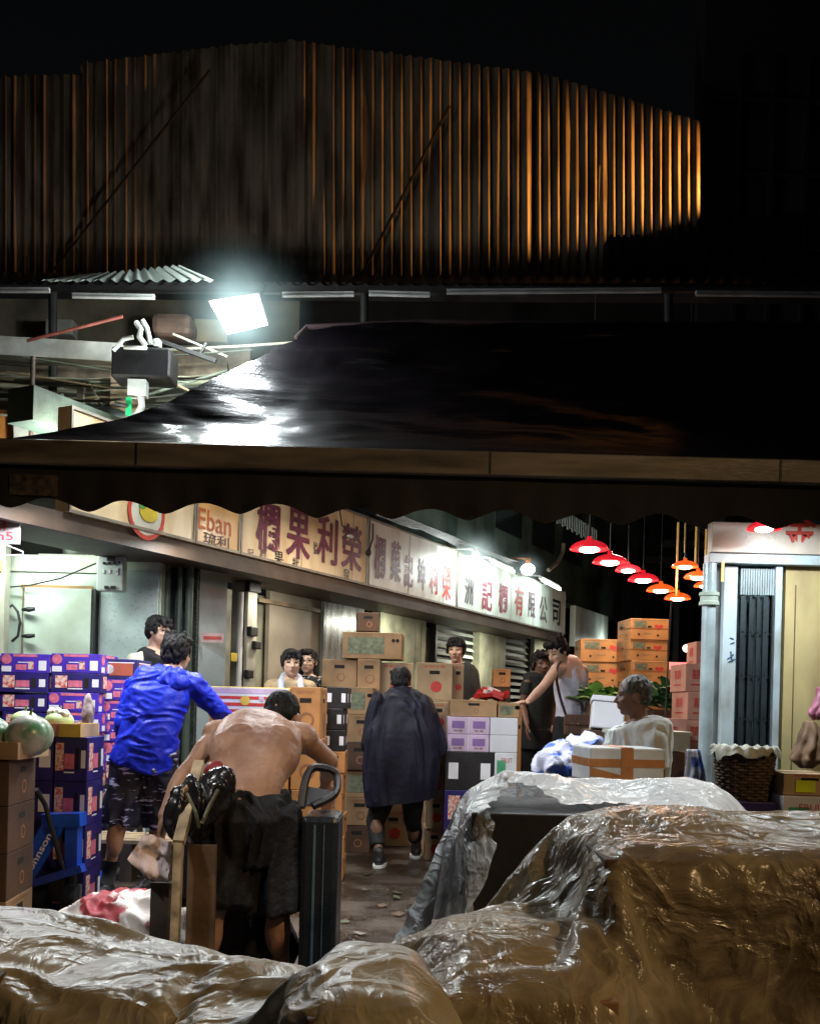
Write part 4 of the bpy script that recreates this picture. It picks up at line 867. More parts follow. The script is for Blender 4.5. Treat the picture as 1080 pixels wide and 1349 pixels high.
wood_tray(P(35, 970, 5.6).x, 5.85, z2, .34, .34, .075, [SALM, SALM], 'pink tray holding two pale green melons')
wood_tray(P(88, 970, 5.6).x, 5.82, z2-.0, .125, .34, .075, [YEL, K3], 'short yellow tray beside the pink melon tray')
melon((P(15, 948, 5.6).x, 5.8, z2+.085), .08, GMEL, 'pale green melon, left of the two on the pink tray', 'pale melons on the pink tray', .7); m_ = melon((P(62, 948, 5.6).x, 5.8, z2+.085), .085, GMEL, 'pale green melon wrapped in crumpled paper on the pink tray', 'pale melons on the pink tray', .7)
shell('paper', MB().ell((m_.location.x-.02, 5.79, m_.location.z+.05), (.05, .04, .03)).ell((m_.location.x+.03, 5.78, m_.location.z+.04), (.045, .04, .03)), mat('cream_tissue', (.7, .72, .6), .6), None, .006, 1, .012, 30)
bpy.data.objects['paper'].parent = m_; bpy.data.objects['paper'].matrix_parent_inverse = Matrix.Translation(-Vector(m_.location))
# support under the yellow tray
for i in range(4): carton('fruitdark', .2, .3, z2/4, P(88, 970, 5.6).x, 5.82, z2/4*i, 0, ['lowest', 'second lowest', 'second highest', 'highest'][i]+' of the narrow dark cartons under the yellow tray', 'narrow dark cartons under the yellow tray')
# grey trolley ladder and pole
tr = MB(); D = 5.75; m1 = [(P(104, 1014, D), P(106, 1080, D)), (P(76, 1024, D), P(78, 1088, D))]
for a, b in m1: tr.tube([a, b, (b.x, b.y, .0)], .014, 8)
for k in (0, .38, .85): tr.bar(m1[0][0].lerp(m1[0][1], k), m1[1][0].lerp(m1[1][1], k), .028, .02)
tag(tr.build('trolley_frame', mat('grey_frame', (.4, .42, .4), .4, metal=.3)), 'grey ladder-like trolley frame behind the blue pallet jack', 'trolley')
po = MB(); a = P(118, 930, 6.2); po.cyl((a.x, 6.2, 0), (a.x, 6.2, a.z), .016); o = po.build('pole', mat('pinkish_pole', (.45, .25, .28), .5)); tag(o, 'thin pinkish pole with a dark rag tied on, beside the violet cartons', 'pole')
rg = MB(); rg.ell((a.x, 6.18, a.z-.05), (.04, .03, .13)).ell((a.x+.01, 6.17, a.z-.2), (.045, .03, .06)); o2 = shell('rag', rg, mat('rag_cloth', (.18, .1, .1), .9, c2=(.5, .45, .45), vs=30), o, .006, 1, .015, 25)
# pallet jack
pj = empty('pallet_jack', P(70, 1180, 5.6)*Vector((1, 1, 0))); tag(pj, 'blue pallet jack with white lettering on its slanting arm', 'pallet jack')
JB = mat('jack_blue', (.01, .09, .62), .35, var=.25, vs=10, coat=.3); D = 5.6
fr = MB(); fr.bar(P(60, 1080, D), P(110, 1079, D), .12, .075); 
fr.bar(P(98, 1085, D+.02), P(97, 1145, D+.02), .09, .07)
fr.bar(P(46, 1162, D), P(110, 1143, D), .08, .045)
rel(fr.build('frame', JB), pj)
arm_a, arm_b = P(73, 1084, D-.03), P(36, 1150, D-.03)
arm = rel(MB().bar(arm_a, arm_b, .03, .115).build('arm', JB), pj)
dd = (arm_a-arm_b).normalized(); rot = math.atan2(dd.z, dd.x); cM = Matrix.Translation((arm_a+arm_b)/2+Vector((.008, -.048, -.03))) @ Matrix.Rotation(-rot, 4, 'Y')
lt = MB().text(cM, 'Johnson', .26, .05, fat=.02); rel(lt.build('lettering', WLAB), pj)
rel(MB().cyl(P(97, 1095, D+.1), P(97, 1170, D+.1), .045).box(P(40, 0, D).x, P(112, 0, D).x, D+.03, D+.3, .08, .22).build('hydraulic_unit', BLK), pj)
for px in (52, 92): c = P(px, 1180, D); rel(MB().tube([(c.x-.035, D+.05, .09), (c.x+.035, D+.05, .09)], .088, 20).build('wheel', RUBBER), pj)
rel(MB().box(P(48, 0, D).x, P(64, 0, D).x, D+.3, D+1.1, .04, .09).box(P(90, 0, D).x, P(106, 0, D).x, D+.3, D+1.1, .04, .09).build('forks', JB), pj)
hd = MB(); hd.tube([P(85, 1150, D-.02), P(60, 1060, D-.12), P(48, 1040, D-.2)], .014, 8); rel(hd.build('handle', BLK), pj)
# pallet under the violet cartons front
pl = MB(); a = P(112, 1095, 6.8); 
for k in range(5): pl.box(a.x, a.x+.62, 6.72+k*.09, 6.79+k*.09, .26, .285)
for k in range(3): pl.box(a.x+.02+k*.25, a.x+.1+k*.25, 6.72, 7.15, .0, .26, 1)
tag(pl.build('pallet', [mat('pale_wood', (.4, .3, .18), .75, var=.4), mat('dark_wood', (.06, .045, .035), .8)]), 'low wooden pallet behind the legs of the hooded man', 'pallet')
# red and white sack low in front
sk = MB(); c = P(150, 1215, 4.7); sk.ell((c.x, 4.9, .13), (.3, .25, .15)).ell((c.x-.2, 4.85, .1), (.16, .2, .1)).ell((c.x+.18, 4.9, .16), (.14, .22, .14))
tag(shell('sack', sk, mat('printed_sack', (.72, .66, .6), .6, c2=(.35, .03, .04), vs=4.5, thresh=(.46, .5), bump=.3), None, .012, 3, .03, 7, (1, 1, 1), ridged=True), 'crumpled white sack with red print lying before the pallet jack', 'sack')

# centre: striped carton, orange, black, kraft
gC = 'fruit cartons stacked in the middle of the market'
D = 6.5
zt = P(330, 905, D).z
carton('stripe', (383-275)*D/F, .4, .2, P(329, 905, D).x, D+.2, zt-.2, 0, 'yellow carton with red and white striped front on top of the middle stack', None)
for i in range(4): carton('orange', (383-277)*D/F, .4, (zt-.2)/4, P(330, 905, D).x, D+.2, (zt-.2)/4*(3-i), 0, f'orange carton under the striped one, {ORD[i+1]} from the top', gC)
stack(386, 425, 905, D-.02, .38, .31, 'orange', 'tall orange carton with hand hole beside the striped one', gC)
stack(428, 456, 905, 7.0, .34, .155, 'black', 'carton in the narrow stack with white square labels', 'narrow cartons with white labels', kinds=['black', 'black', 'black', 'orange', 'orange', 'orange'])
stack(459, 494, 905, 8.3, .4, .25, 'wrap', 'carton left of the man in the poncho', gC, kinds=['wrap', 'kraft', 'kraftdark', 'wrap', 'kraft', 'kraftdark'])
D = 8.7
z1 = P(440, 905, D).z
stack(400, 460, 906, D, .4, .26, 'kraft', 'hidden kraft carton holding up the pile behind the black cartons', gC, maxn=2)
zq = z1
carton('kraft', .31, .3, P(440, 868, D).z-zq, P(446, 905, D).x, D+.2, zq, 0, 'small kraft carton with a round red mark, left under the wrapped carton', gC)
stack(470, 500, 868, D-.02, .3, .27, 'kraft', 'kraft carton under the wrapped carton with green print', gC)
zt = P(480, 868, D).z+.002
carton('wrap', (530-452)*D/F, .42, P(490, 833, D).z-zt, P(492, 833, D).x, D+.2, zt, R(-3), 'large wrapped carton with green print on top of the middle pile', gC)
zt2 = P(505, 834, D+.3).z+.002
carton('kraftdark', .2, .2, .17, P(484, 820, D+.2).x, D+.25, zt2+.0, R(5), 'small dark carton on top of the wrapped carton', gC)
stack(497, 546, 873, 8.75, .42, .33, 'pale', 'pale kraft carton behind the head of the man in the dark poncho', gC)
stack(549, 596, 873, 8.6, .4, .34, 'pale', 'pale kraft carton with hand hole and red disc right of the poncho', gC)
stack(597, 612, 874, 8.75, .4, .34, 'pale', 'narrow pale carton side next to the red disc carton', gC)
# white and lilac stack
D = 7.7; zt = P(640, 945, D).z
gW = 'cartons of the white and lilac stack'
h1 = zt-P(640, 991, D).z
for i in range(2): 
    for k, (p0, p1) in enumerate(((590, 645), (646, 682))):
        carton('lilac' if k == 0 else 'foam', (p1-p0)*D/F, .4, h1/2, P((p0+p1)/2, 945, D).x, D+.2, zt-h1/2*(i+1), 0, [['lilac two-pack fruit carton, upper one', 'white carton beside the upper lilac one'], ['lilac two-pack fruit carton, lower one', 'white carton beside the lower lilac one']][i][k], gW)
zr = zt-h1
for i in range(3):
    carton('black' if i == 0 else 'fruitdark', (652-588)*D/F, .4, zr/3, P(620, 945, D).x, D+.2, zr/3*(2-i), 0, f'dark carton under the lilac cartons, {ORD[i]} of the dark ones', gW)
    carton('greenwhite', (682-653)*D/F, .4, zr/3, P(667.5, 945, D).x, D+.2, zr/3*(2-i), 0, f'white carton with green print right of the dark ones, {ORD[i]} of them', gW)
z3 = zt+.001
carton('kraft', (655-594)*D/F, .36, P(620, 922, D).z-z3, P(624, 930, D).x, D+.22, z3, R(1), 'open brown carton on top of the lilac ones', gW)
carton('wrap', (686-658)*D/F, .36, P(672, 926, D).z-z3, P(671, 930, D).x, D+.22, z3, 0, 'short brown carton under the reaching hand', gW)
stack(684, 690, 930, 7.75, .5, .6, 'orange', 'thin orange carton edge at the right of the white stack', gW)
# boxes left of the stack, partly behind
stack(566, 590, 925, 8.0, .4, .28, 'pale', 'pale carton between the poncho and the lilac cartons', gC)
# red packets on a support
D = 9.3
stack(632, 668, 924, D, .5, .4, 'kraft', 'brown carton carrying the red packets', gC)
rp = MB(); a = P(650, 922, D)
for i in range(16):
    x = a.x+random.uniform(-.12, .12); z = a.z+random.uniform(.02, .10); rp.mbox(T(x, D+random.uniform(.05, .3), z) @ Matrix.Rotation(random.uniform(-.5, .5), 4, 'Y') @ Matrix.Rotation(random.uniform(-.6, .6), 4, 'Z'), .12, .08, .035, random.choice((0, 0, 0, 1)))
tag(rp.build('red_packets', [mat('red_packet', (.6, .03, .03), .35), mat('white_packet', (.7, .6, .6), .4)]), 'heap of shiny red packets between the grey shirt and the dark shirt', 'packets')
carton('orange', .17, .2, .18, P(661, 895, 9.8).x, 9.9, P(661, 905, 9.8).z, 0, 'small yellow carton behind the red packets', None)
stack(652, 671, 905, 9.8, .22, .45, 'kraftdark', 'dark carton under the small yellow carton', gC)
# banana stacks on the right
gB = 'banana cartons stacked in the street'
stack(766, 826, 842, 11.0, .5, .245, 'banana', 'banana carton with red heart in the left banana stack', gB)
stack(829, 880, 815, 10.5, .5, .235, 'banana', 'banana carton with red heart in the tall right banana stack', gB, rz=R(4))
# leafy vegetables
def leaves(name, c, rx, ry, rz_, n, m, label, size=.09):
    mb = MB()
    for i in range(n):
        a = random.uniform(0, 6.28); e = random.uniform(.2, 1.3); r = random.random()**.5
        p = Vector((c[0]+rx*r*math.cos(a), c[1]+ry*r*math.sin(a), c[2]+rz_*random.uniform(-.5, .6)))
        d = Vector((math.cos(a)*math.cos(e), math.sin(a)*math.cos(e), math.sin(e))); s = d.cross(Vector((0, 0, 1))).normalized()
        L = size*random.uniform(.7, 1.5); W = L*.28; u = s.cross(d)
        vs = [p, p+d*L*.35+s*W-u*W*.2, p+d*L*.35, p+d*L*.35-s*W-u*W*.2, p+d*L*.7+s*W*.9-Vector((0, 0, L*.08)), p+d*L*.7, p+d*L*.7-s*W*.9-Vector((0, 0, L*.08)), p+d*L-Vector((0, 0, L*.2))]
        mb.add(vs, [(0, 1, 2), (0, 2, 3), (1, 4, 5, 2), (2, 5, 6, 3), (4, 7, 5), (5, 7, 6)], random.choice((0, 0, 1)))
    o = mb.build(name, m); return tag(o, label, 'vegetables')
LG = [mat('leaf_light', (.22, .4, .06), .45), mat('leaf_mid', (.08, .2, .04), .5)]
LD = [mat('leaf_dark', (.03, .1, .03), .5), mat('leaf_mid2', (.05, .16, .04), .5)]
stack(776, 826, 925, 8.4, .4, .28, 'kraft', 'brown carton holding the light green vegetables', 'cartons under the vegetables')
leaves('leafy_greens', (P(800, 920, 8.4).x, 8.55, P(800, 924, 8.4).z+.02), .19, .16, .06, 90, LG, 'light green leafy vegetables behind the white foam box', .13)
stack(862, 902, 935, 9.2, .4, .3, 'kraftdark', 'dark carton holding the dark green vegetables', 'cartons under the vegetables')
leaves('leafy_greens', (P(893, 918, 9.2).x, 9.35, P(880, 925, 9.2).z+.02), .2, .18, .2, 150, LD, 'dark green leafy vegetables between the banana stack and the salmon cartons', .15)
# white foam box, tilted
fo = MB(); D = 7.0; c = P(801, 940, D); w_ = 42*D/F; fo.box(-w_/2, w_/2, 0, .28, -.11, .11, ch=.012).box(-w_/2-.01, w_/2+.01, -.01, .29, .085, .125, ch=.006)
o = fo.build('foam_box', mat('styrofoam', (.6, .61, .66), .6, var=.08, bs=120), loc=c); o.rotation_euler = (R(-6), R(4), R(-8)); tag(o, 'white foam box leaning behind the grey-haired man', 'foam box')
stack(778, 824, 962, 7.0, .35, .27, 'kraftdark', 'dark brown carton under the white foam box', 'cartons under the vegetables')
# salmon cartons by the pipe
stack(903, 932, 874, 8.3, .45, .255, 'salmon', 'salmon carton with red characters left of the drain pipe', 'salmon cartons beside the shop corner')
stack(918, 934, 845, 8.85, .3, .25, 'salmon', 'salmon carton in the hindmost narrow stack by the drain pipe', 'salmon cartons beside the shop corner')
stack(862, 902, 946, 7.9, .4, .3, 'salmon', 'salmon carton behind the white shirted man', 'salmon cartons beside the shop corner')
# grey crate behind taped box
D = 5.6
zc = P(850, 990, D).z
cr2 = MB(); a = P(812, 962, D); b = P(908, 990, D); w_ = b.x-a.x
cr2.box(a.x, b.x, D, D+.02, b.z, a.z-.02); cr2.box(a.x, b.x, D+.33, D+.35, b.z, a.z-.02); cr2.box(a.x, a.x+.02, D+.02, D+.33, b.z, a.z-.02); cr2.box(b.x-.02, b.x, D+.02, D+.33, b.z, a.z-.02); cr2.box(a.x-.012, b.x+.012, D-.012, D+.362, a.z-.02, a.z)
tag(cr2.build('crate', [mat('greenish_crate', (.42, .42, .34), .55, var=.3)]), 'greyish lidded crate behind the taped white box', 'crate')
stack(815, 905, 990, D, .34, .3, 'kraftdark', 'dark carton under the greyish lidded crate', 'cartons under the crate')
# white box with brown tape
D = 4.7; a = P(796, 988, D); b = P(902, 1032, D)
tb = MB(); dx = (905-796)*D/F*.92; h = .165; tb.box(-dx/2, dx/2, -.17, .17, 0, h, 0, ch=.008)
tb.box(-dx/2-.002, dx/2+.002, -.172, .172, h*.45, h*.68, 1); tb.box(-.03, .03, -.174, .174, -.001, h+.002, 1)
tb.add([(-dx/2, -.1745, h*.44), (-dx/2, -.1745, h*.2), (-.03, -.1745, .0), (-.03, -.1745, h*.22)], [(0, 1, 2, 3)], 1)
zb_ = P(850, 1032, D).z
o = tb.build('foam_box', [WHT if False else mat('greyed_foam', (.62, .66, .68), .55, var=.2), mat('brown_tape', (.5, .22, .08), .3)], loc=(P(848, 0, D).x, D+.17, zb_), rz=R(5)); tag(o, 'white foam box strapped with brown tape on the wrapped pile', 'foam box')
carton('kraftdark', .42, .36, zb_/2, P(848, 0, D).x, D+.17, zb_/2, 0, 'upper dark carton under the taped white box', 'cartons under the taped box'); carton('kraftdark', .42, .36, zb_/2, P(848, 0, D).x, D+.17, 0, 0, 'lower dark carton under the taped white box', 'cartons under the taped box')
def hang(name, top, r0, r1, L, m, k):
    vs = []; fs = []; n = 64; rows = 26
    for i in range(rows+1):
        u = i/rows; r = r0+(r1-r0)*math.sin(min(1, u*1.25)*math.pi/2); r *= 1 if u < .85 else 1-(u-.85)*3.2
        for j in range(n):
            a = 2*math.pi*j/n; f = 1+.22*math.cos(k*a+u*3+top[0])*(.4+u)+.3*noise.noise(Vector((math.cos(a)*1.6, math.sin(a)*1.6, u*4+k)))
            vs.append((top[0]+r*f*math.cos(a)+.015*math.sin(u*5), top[1]+r*f*math.sin(a), top[2]-L*u+.01*math.cos(k*a)*u))
    for i in range(rows): fs += [(i*n+j, i*n+(j+1) % n, (i+1)*n+(j+1) % n, (i+1)*n+j) for j in range(n)]
    fs += [tuple(range(n-1, -1, -1)), tuple(rows*n+j for j in range(n))]
    return MB().add(vs, fs).build(name, m, smooth=True)
# blue and white bundle
sb = MB(); D = 5.9; c = P(757, 1005, D)
sb.ell((c.x, D+.15, c.z-.03), (.2, .2, .14)).ell((c.x+.08, D+.15, c.z+.06), (.13, .15, .10)).ell((c.x-.1, D+.1, c.z-.04), (.12, .15, .10))
stripe = mat('striped_tarp', (.45, .46, .58), .4, c2=(.03, .1, .45), vs=7, thresh=(.43, .5), bump=.3, stretch=(1, 1, 2.2))
tag(shell('bundle', sb, stripe, None, .008, 2, .035, 8, (1, 1, 1), ridged=True), 'crumpled blue and white striped tarpaulin bundle in front of the tank top man', 'bundle')
stack(718, 800, 1022, D, .4, .3, 'kraftdark', 'dark carton under the striped bundle', 'cartons under the bundle')
c = P(915, 1010, 5.3)
tag(hang('bundle', (c.x, 5.35, c.z+.09), .035, .06, .4, mat('dim_stripe_tarp', (.35, .37, .45), .5, c2=(.02, .05, .25), vs=14, thresh=(.45, .52)), 5), 'narrow blue and white tarpaulin hanging beside the taped box', 'bundle')
# wicker basket
D = 5.2; bk = empty('wicker_basket', (P(979, 1055, D).x, D, P(979, 1055, D).z)); tag(bk, 'brown wicker basket lined with a ragged pale sack before the folding gate', 'basket')
WICK = mat('wicker', (.13, .08, .04), .7, var=.5, vs=30, bump=.3); r0, r1, H = .125, .15, .27
wk = MB(); rows = 17
for i in range(rows):
    z = H*(i+.5)/rows; r = r0+(r1-r0)*i/rows
    pts = []
    for j in range(72):
        a = 2*math.pi*j/72; rr = r+.007*math.sin(a*12+(math.pi if i % 2 else 0)); pts.append((rr*math.cos(a), rr*math.sin(a), z))
    wk.tube(pts, .0082, 6, closed=True)
for j in range(24): a = 2*math.pi*(j+.5)/24; wk.cyl((r0*math.cos(a), r0*math.sin(a), 0), (r1*math.cos(a), r1*math.sin(a), H), .006, n=6)
wk.lathe([(0, .005), (r0, .005), (r0-.004, .01), (r1-.012, H-.01)], (0, 0, 0)); wk.build('weave', WICK, bk)
ln = MB(); vs = []; n = 96
for i in range(7):
    for j in range(n):
        a = 2*math.pi*j/n; k = i/6; nn = noise.noise(Vector((math.cos(a)*3, math.sin(a)*3, k*2)))
        if i < 2: r = r1-.02; z = H-.04+.05*i
        else: r = r1+.012+.02*(i-2)/4+.018*nn; z = H+.018-(i-2)/4*(.045+.05*nn)
        vs.append((r*math.cos(a), r*math.sin(a), z+.008*math.sin(a*17)))
ln.add(vs, [(i*n+j, i*n+(j+1) % n, (i+1)*n+(j+1) % n, (i+1)*n+j) for i in range(6) for j in range(n)]); ln.ell((0, 0, H-.02), (r1-.02, r1-.02, .04))
ln.build('sack_lining', mat('ragged_sack', (.55, .57, .48), .6, var=.35, vs=14, bump=.4), bk, smooth=True)
stack(925, 1024, 1056, D-.2, .42, .32, 'fruitdark', 'dark red printed carton under the wicker basket', 'cartons under the basket')
# right edge boxes
D = 5.0
zt = P(1055, 1048, D).z
carton('pale', (1100-1032)*D/F, .3, P(1055, 1019, D).z-zt, P(1066, 1030, D).x, D+.15, zt, 0, 'pale carton with a bright yellow label at the right edge', None, 'carton')
o = MB().box(-.05, .05, -.004, 0, -.03, .03).build('price_card', mat('fluor_yellow', (.75, .85, .02), .5), loc=(P(1060, 1036, D).x, D-.003, P(1060, 1036, D).z)); o.parent = None
yl = [c_ for c_ in col.objects if c_.get('label') == 'pale carton with a bright yellow label at the right edge'][0]; bpy.context.view_layer.update(); o.name = 'label_card'; sub(o, yl)
stack(1030, 1100, 1049, D-.02, .34, .28, 'greenwhite', 'white carton with green print under the yellow labelled one', 'cartons at the right edge')
# hanging bags
c = P(1076, 905, 6.2); tag(hang('plastic_bag', (c.x+.03, 6.25, c.z), .015, .05, .2, mat('pink_bag', (.4, .14, .22), .45), 4), 'pink plastic bag hanging at the right edge', 'bag')
c = P(1074, 950, 6.1); tag(hang('brown_bag', (c.x, 6.2, c.z), .035, .085, .29, mat('brown_bag', (.2, .12, .065), .7), 6), 'brown paper bag hanging below the pink one', 'bag')
rp = MB(); a = P(866, 800, 5.4); b = P(872, 1015, 5.4); rp.cyl(P(884, 790, 5.4), P(872, 1015, 5.4), .004, n=6); tag(rp.build('rope', mat('dark_rope', (.06, .035, .03), .8)), 'thin dark rope hanging down before the banana cartons', 'rope')
# ================================================================== PEOPLE
def skin_mat(name, c):
    m = mat(name, c, .5, var=.12, vs=9, bump=.06, bs=70); m.node_tree.nodes['Principled BSDF'].inputs['Subsurface Weight'].default_value = .08
    m.node_tree.nodes['Principled BSDF'].inputs['Subsurface Radius'].default_value = (.02, .008, .004); return m
SKA = skin_mat('skin_tan', (.42, .235, .15)); SKB = skin_mat('skin_light', (.56, .35, .25)); SKB2 = mat('skin_shaded_mottle', (.46, .275, .19), .47, c2=(.27, .14, .085), vs=5.5, detail=7, thresh=(.34, .62), spec=.4, bump=.25, bs=55)  # light and dark mottling in the last skin imitates shading on the back
SKD = skin_mat('skin_deep', (.15, .075, .048))
EYEM = mat('eye_brow_dark', (.02, .013, .01), .4, bump=0); LIPM = mat('lip', (.36, .13, .1), .45, bump=0)
HAIR = mat('black_hair', (.009, .007, .007), .62, spec=.25, var=.5, vs=60, bump=.5, bs=160, stretch=(1, 1, .3)); HAIRG = mat('greying_hair', (.055, .058, .052), .6, c2=(.012, .012, .012), vs=60, bump=.5, bs=160)
X, Y, Z = Vector((1, 0, 0)), Vector((0, 1, 0)), Vector((0, 0, 1))
def frame(fwd, up=Z):
    f = Vector(fwd).normalized(); u = (Vector(up)-f*Vector(up).dot(f)).normalized(); r = f.cross(u); return r, f, u   # right, forward, up
def head_prims(mb, c, fr, s=1.0):
    r, f, u = fr; M = Matrix((r, f, u)).transposed()
    rv = random.Random(round(c.x*977)); jw, jh, ns, bw = rv.uniform(.92, 1.1), rv.uniform(.93, 1.08), rv.uniform(.85, 1.25), rv.uniform(.8, 1.2)
    q = lambda a, b, d: c+(r*a+f*b+u*d)*s
    mb.ell(q(0, -.008, .022), (.077*s, .094*s, .092*s), M=M, n=24, m=16)
    mb.ell(q(0, .022, -.035), (.060*s*jw, .070*s, .078*s*jh), M=M, n=20, m=14)
    mb.ell(q(0, .050, -.088), (.030*s, .030*s, .022*s), M=M)
    mb.ell(q(0, .062, .026), (.052*s, .026*s, .014*s), M=M)                    # brow
    for e in (-1, 1):
        mb.ell(q(e*.037, .058, -.022), (.022*s*bw, .026*s, .02*s), M=M)            # cheekbone
        mb.ell(q(e*.078, -.006, -.008), (.010*s, .020*s, .032*s), M=M)          # ear
    roundcone(mb, q(0, .082, .012), q(0, .106, -.026), .0085*s, .0125*s*ns, 10)
    for e in (-1, 1): mb.ell(q(e*.012, .094, -.031), (.009*s, .011*s, .008*s), M=M)
    mb.ell(q(0, .085, -.052), (.024*s, .012*s, .006*s), M=M); mb.ell(q(0, .084, -.063), (.021*s, .012*s, .0065*s), M=M)
def paint_face(o, c, fr, s=1.0, brow=1):
    r, f, u = fr
    for p in o.data.polygons:
        d = (p.center-c)/s; a, b, e = d.dot(r), d.dot(f), d.dot(u)
        if b < .05: continue
        if abs(abs(a)-.031) < .0135 and abs(e-.006) < .0055: p.material_index = 1
        elif brow and abs(abs(a)-.032) < .019 and abs(e-.031-.004*(1-abs(abs(a)-.032)/.02)) < .0042: p.material_index = 1
        elif abs(a) < .022 and abs(e+.057) < .0085*(1-abs(a)/.03) and b > .078: p.material_index = 2
def hair_prims(mb, c, fr, s=1.0, style='short'):
    r, f, u = fr; M = Matrix((r, f, u)).transposed(); q = lambda a, b, d: c+(r*a+f*b+u*d)*s
    if style == 'buzz':
        mb.ell(q(0, -.016, .035), (.083*s, .094*s, .088*s), M=M, n=24, m=16); mb.ell(q(0, -.05, -.01), (.07*s, .052*s, .06*s), M=M)
        return
    mb.ell(q(0, -.018, .042), (.084*s, .094*s, .084*s), M=M, n=24, m=16)
    mb.ell(q(0, -.052, -.005), (.076*s, .058*s, .078*s), M=M)
    for e in (-1, 1): mb.ell(q(e*.066, -.015, .02), (.022*s, .05*s, .052*s), M=M)
    mb.ell(q(.01, .052, .088), (.062*s, .045*s, .032*s), M=M)
    if style == 'fringe':
        for a in (-.05, -.025, 0, .025, .05): roundcone(mb, q(a, .06, .09), q(a*1.15+.006, .092, .042), .022*s, .008*s, 8)
        for e in (-1, 1): roundcone(mb, q(e*.075, .02, .05), q(e*.08, .03, -.02), .02*s, .010*s, 8)
    if style == 'tuft':
        for a, b in ((-.05, 0), (0, -.04), (.04, 0), (0, .04), (-.03, -.06)): roundcone(mb, q(a, b, .1), q(a*1.3, b*1.2, .142), .03*s, .008*s, 8)
    if style == 'long':
        for e in (-1, 1): roundcone(mb, q(e*.07, -.03, .02), q(e*.075, -.02, -.14), .03*s, .022*s, 10)
        mb.ell(q(0, -.06, -.06), (.07*s, .04*s, .1*s), M=M)
def hand_prims(mb, w, d, n, side, curl=.5, spread=.0, s=1.0, thumb=.7):
    """w wrist, d finger direction, n palm normal, side = towards the thumb"""
    d = Vector(d).normalized(); n = Vector(n); n = (n-d*n.dot(d)).normalized(); t = n.cross(d).normalized()*side
    M = Matrix((t, d, n)).transposed()
    mb.ell(w+d*.045*s, (.040*s, .054*s, .017*s), M=M, n=16, m=10)
    mb.ell(w+d*.062*s, (.041*s, .03*s, .014*s), M=M, n=16, m=10)
    for k, (off, L) in enumerate(((.031, .072), (.0105, .08), (-.0105, .074), (-.031, .058))):
        p = w+(d*.082+t*off)*s; dd = (d+t*(off*spread*8)).normalized(); a = curl*(.6+.1*k)
        r = .0092
        for seg in (.45, .32, .27):
            dd = (Matrix.Rotation(a, 3, t*side*0+t) @ dd) if False else (dd*math.cos(a)+n*math.sin(a)).normalized()
            nn = (n-dd*n.dot(dd)).normalized() if abs(n.dot(dd)) < .98 else -d
            q = p+dd*L*seg*s; roundcone(mb, p, q, r*s, (r-.0009)*s, 8); p = q; r -= .0009; n_, n2 = n, nn
            a = curl*.7
            if n.dot(dd) > .95: break
    p = w+(d*.022+t*.028)*s; dd = (t*.75+d*.6+n*.3*curl).normalized()
    for L in (.034, .030, .024):
        q = p+dd*L*s; roundcone(mb, p, q, .0112*s, .0098*s, 8); p = q; dd = (dd+d*.45*thumb+n*.25*curl).normalized()
def torso_secs(sp, lat, widths, depths, grow=0):
    """loft sections along the spine points"""
    out = []
    for i, p in enumerate(sp):
        d = (sp[min(i+1, len(sp)-1)]-sp[max(i-1, 0)]).normalized(); l = lat[i] if isinstance(lat, list) else lat
        l = (l-d*l.dot(d)).normalized(); f = d.cross(l).normalized(); out.append((p, l*(widths[i]+grow), f*(depths[i]+grow)))
    return out
def topsp(J): return catmull(J['spine'][:5]+[J['spine'][5]-Z*.012])
def catmull(pts, n=4):
    out = []
    for i in range(len(pts)-1):
        p0 = pts[max(i-1, 0)]; p1 = pts[i]; p2 = pts[i+1]; p3 = pts[min(i+2, len(pts)-1)]
        for k in range(n):
            t = k/n; out.append(.5*((2*p1)+(p2-p0)*t+(2*p0-5*p1+4*p2-p3)*t*t+(3*p1-p0-3*p2+p3)*t**3))
    out.append(pts[-1]); return out
def lerpl(v, n=4):
    o = []
    for i in range(len(v)-1):
        for k in range(n):
            t = k/n; t = t*t*(3-2*t); o.append(v[i]*(1-t)+v[i+1]*t)
    o.append(v[-1]); return o
W0 = [.150, .142, .140, .165, .165, .075]; D0 = [.110, .095, .098, .118, .095, .065]
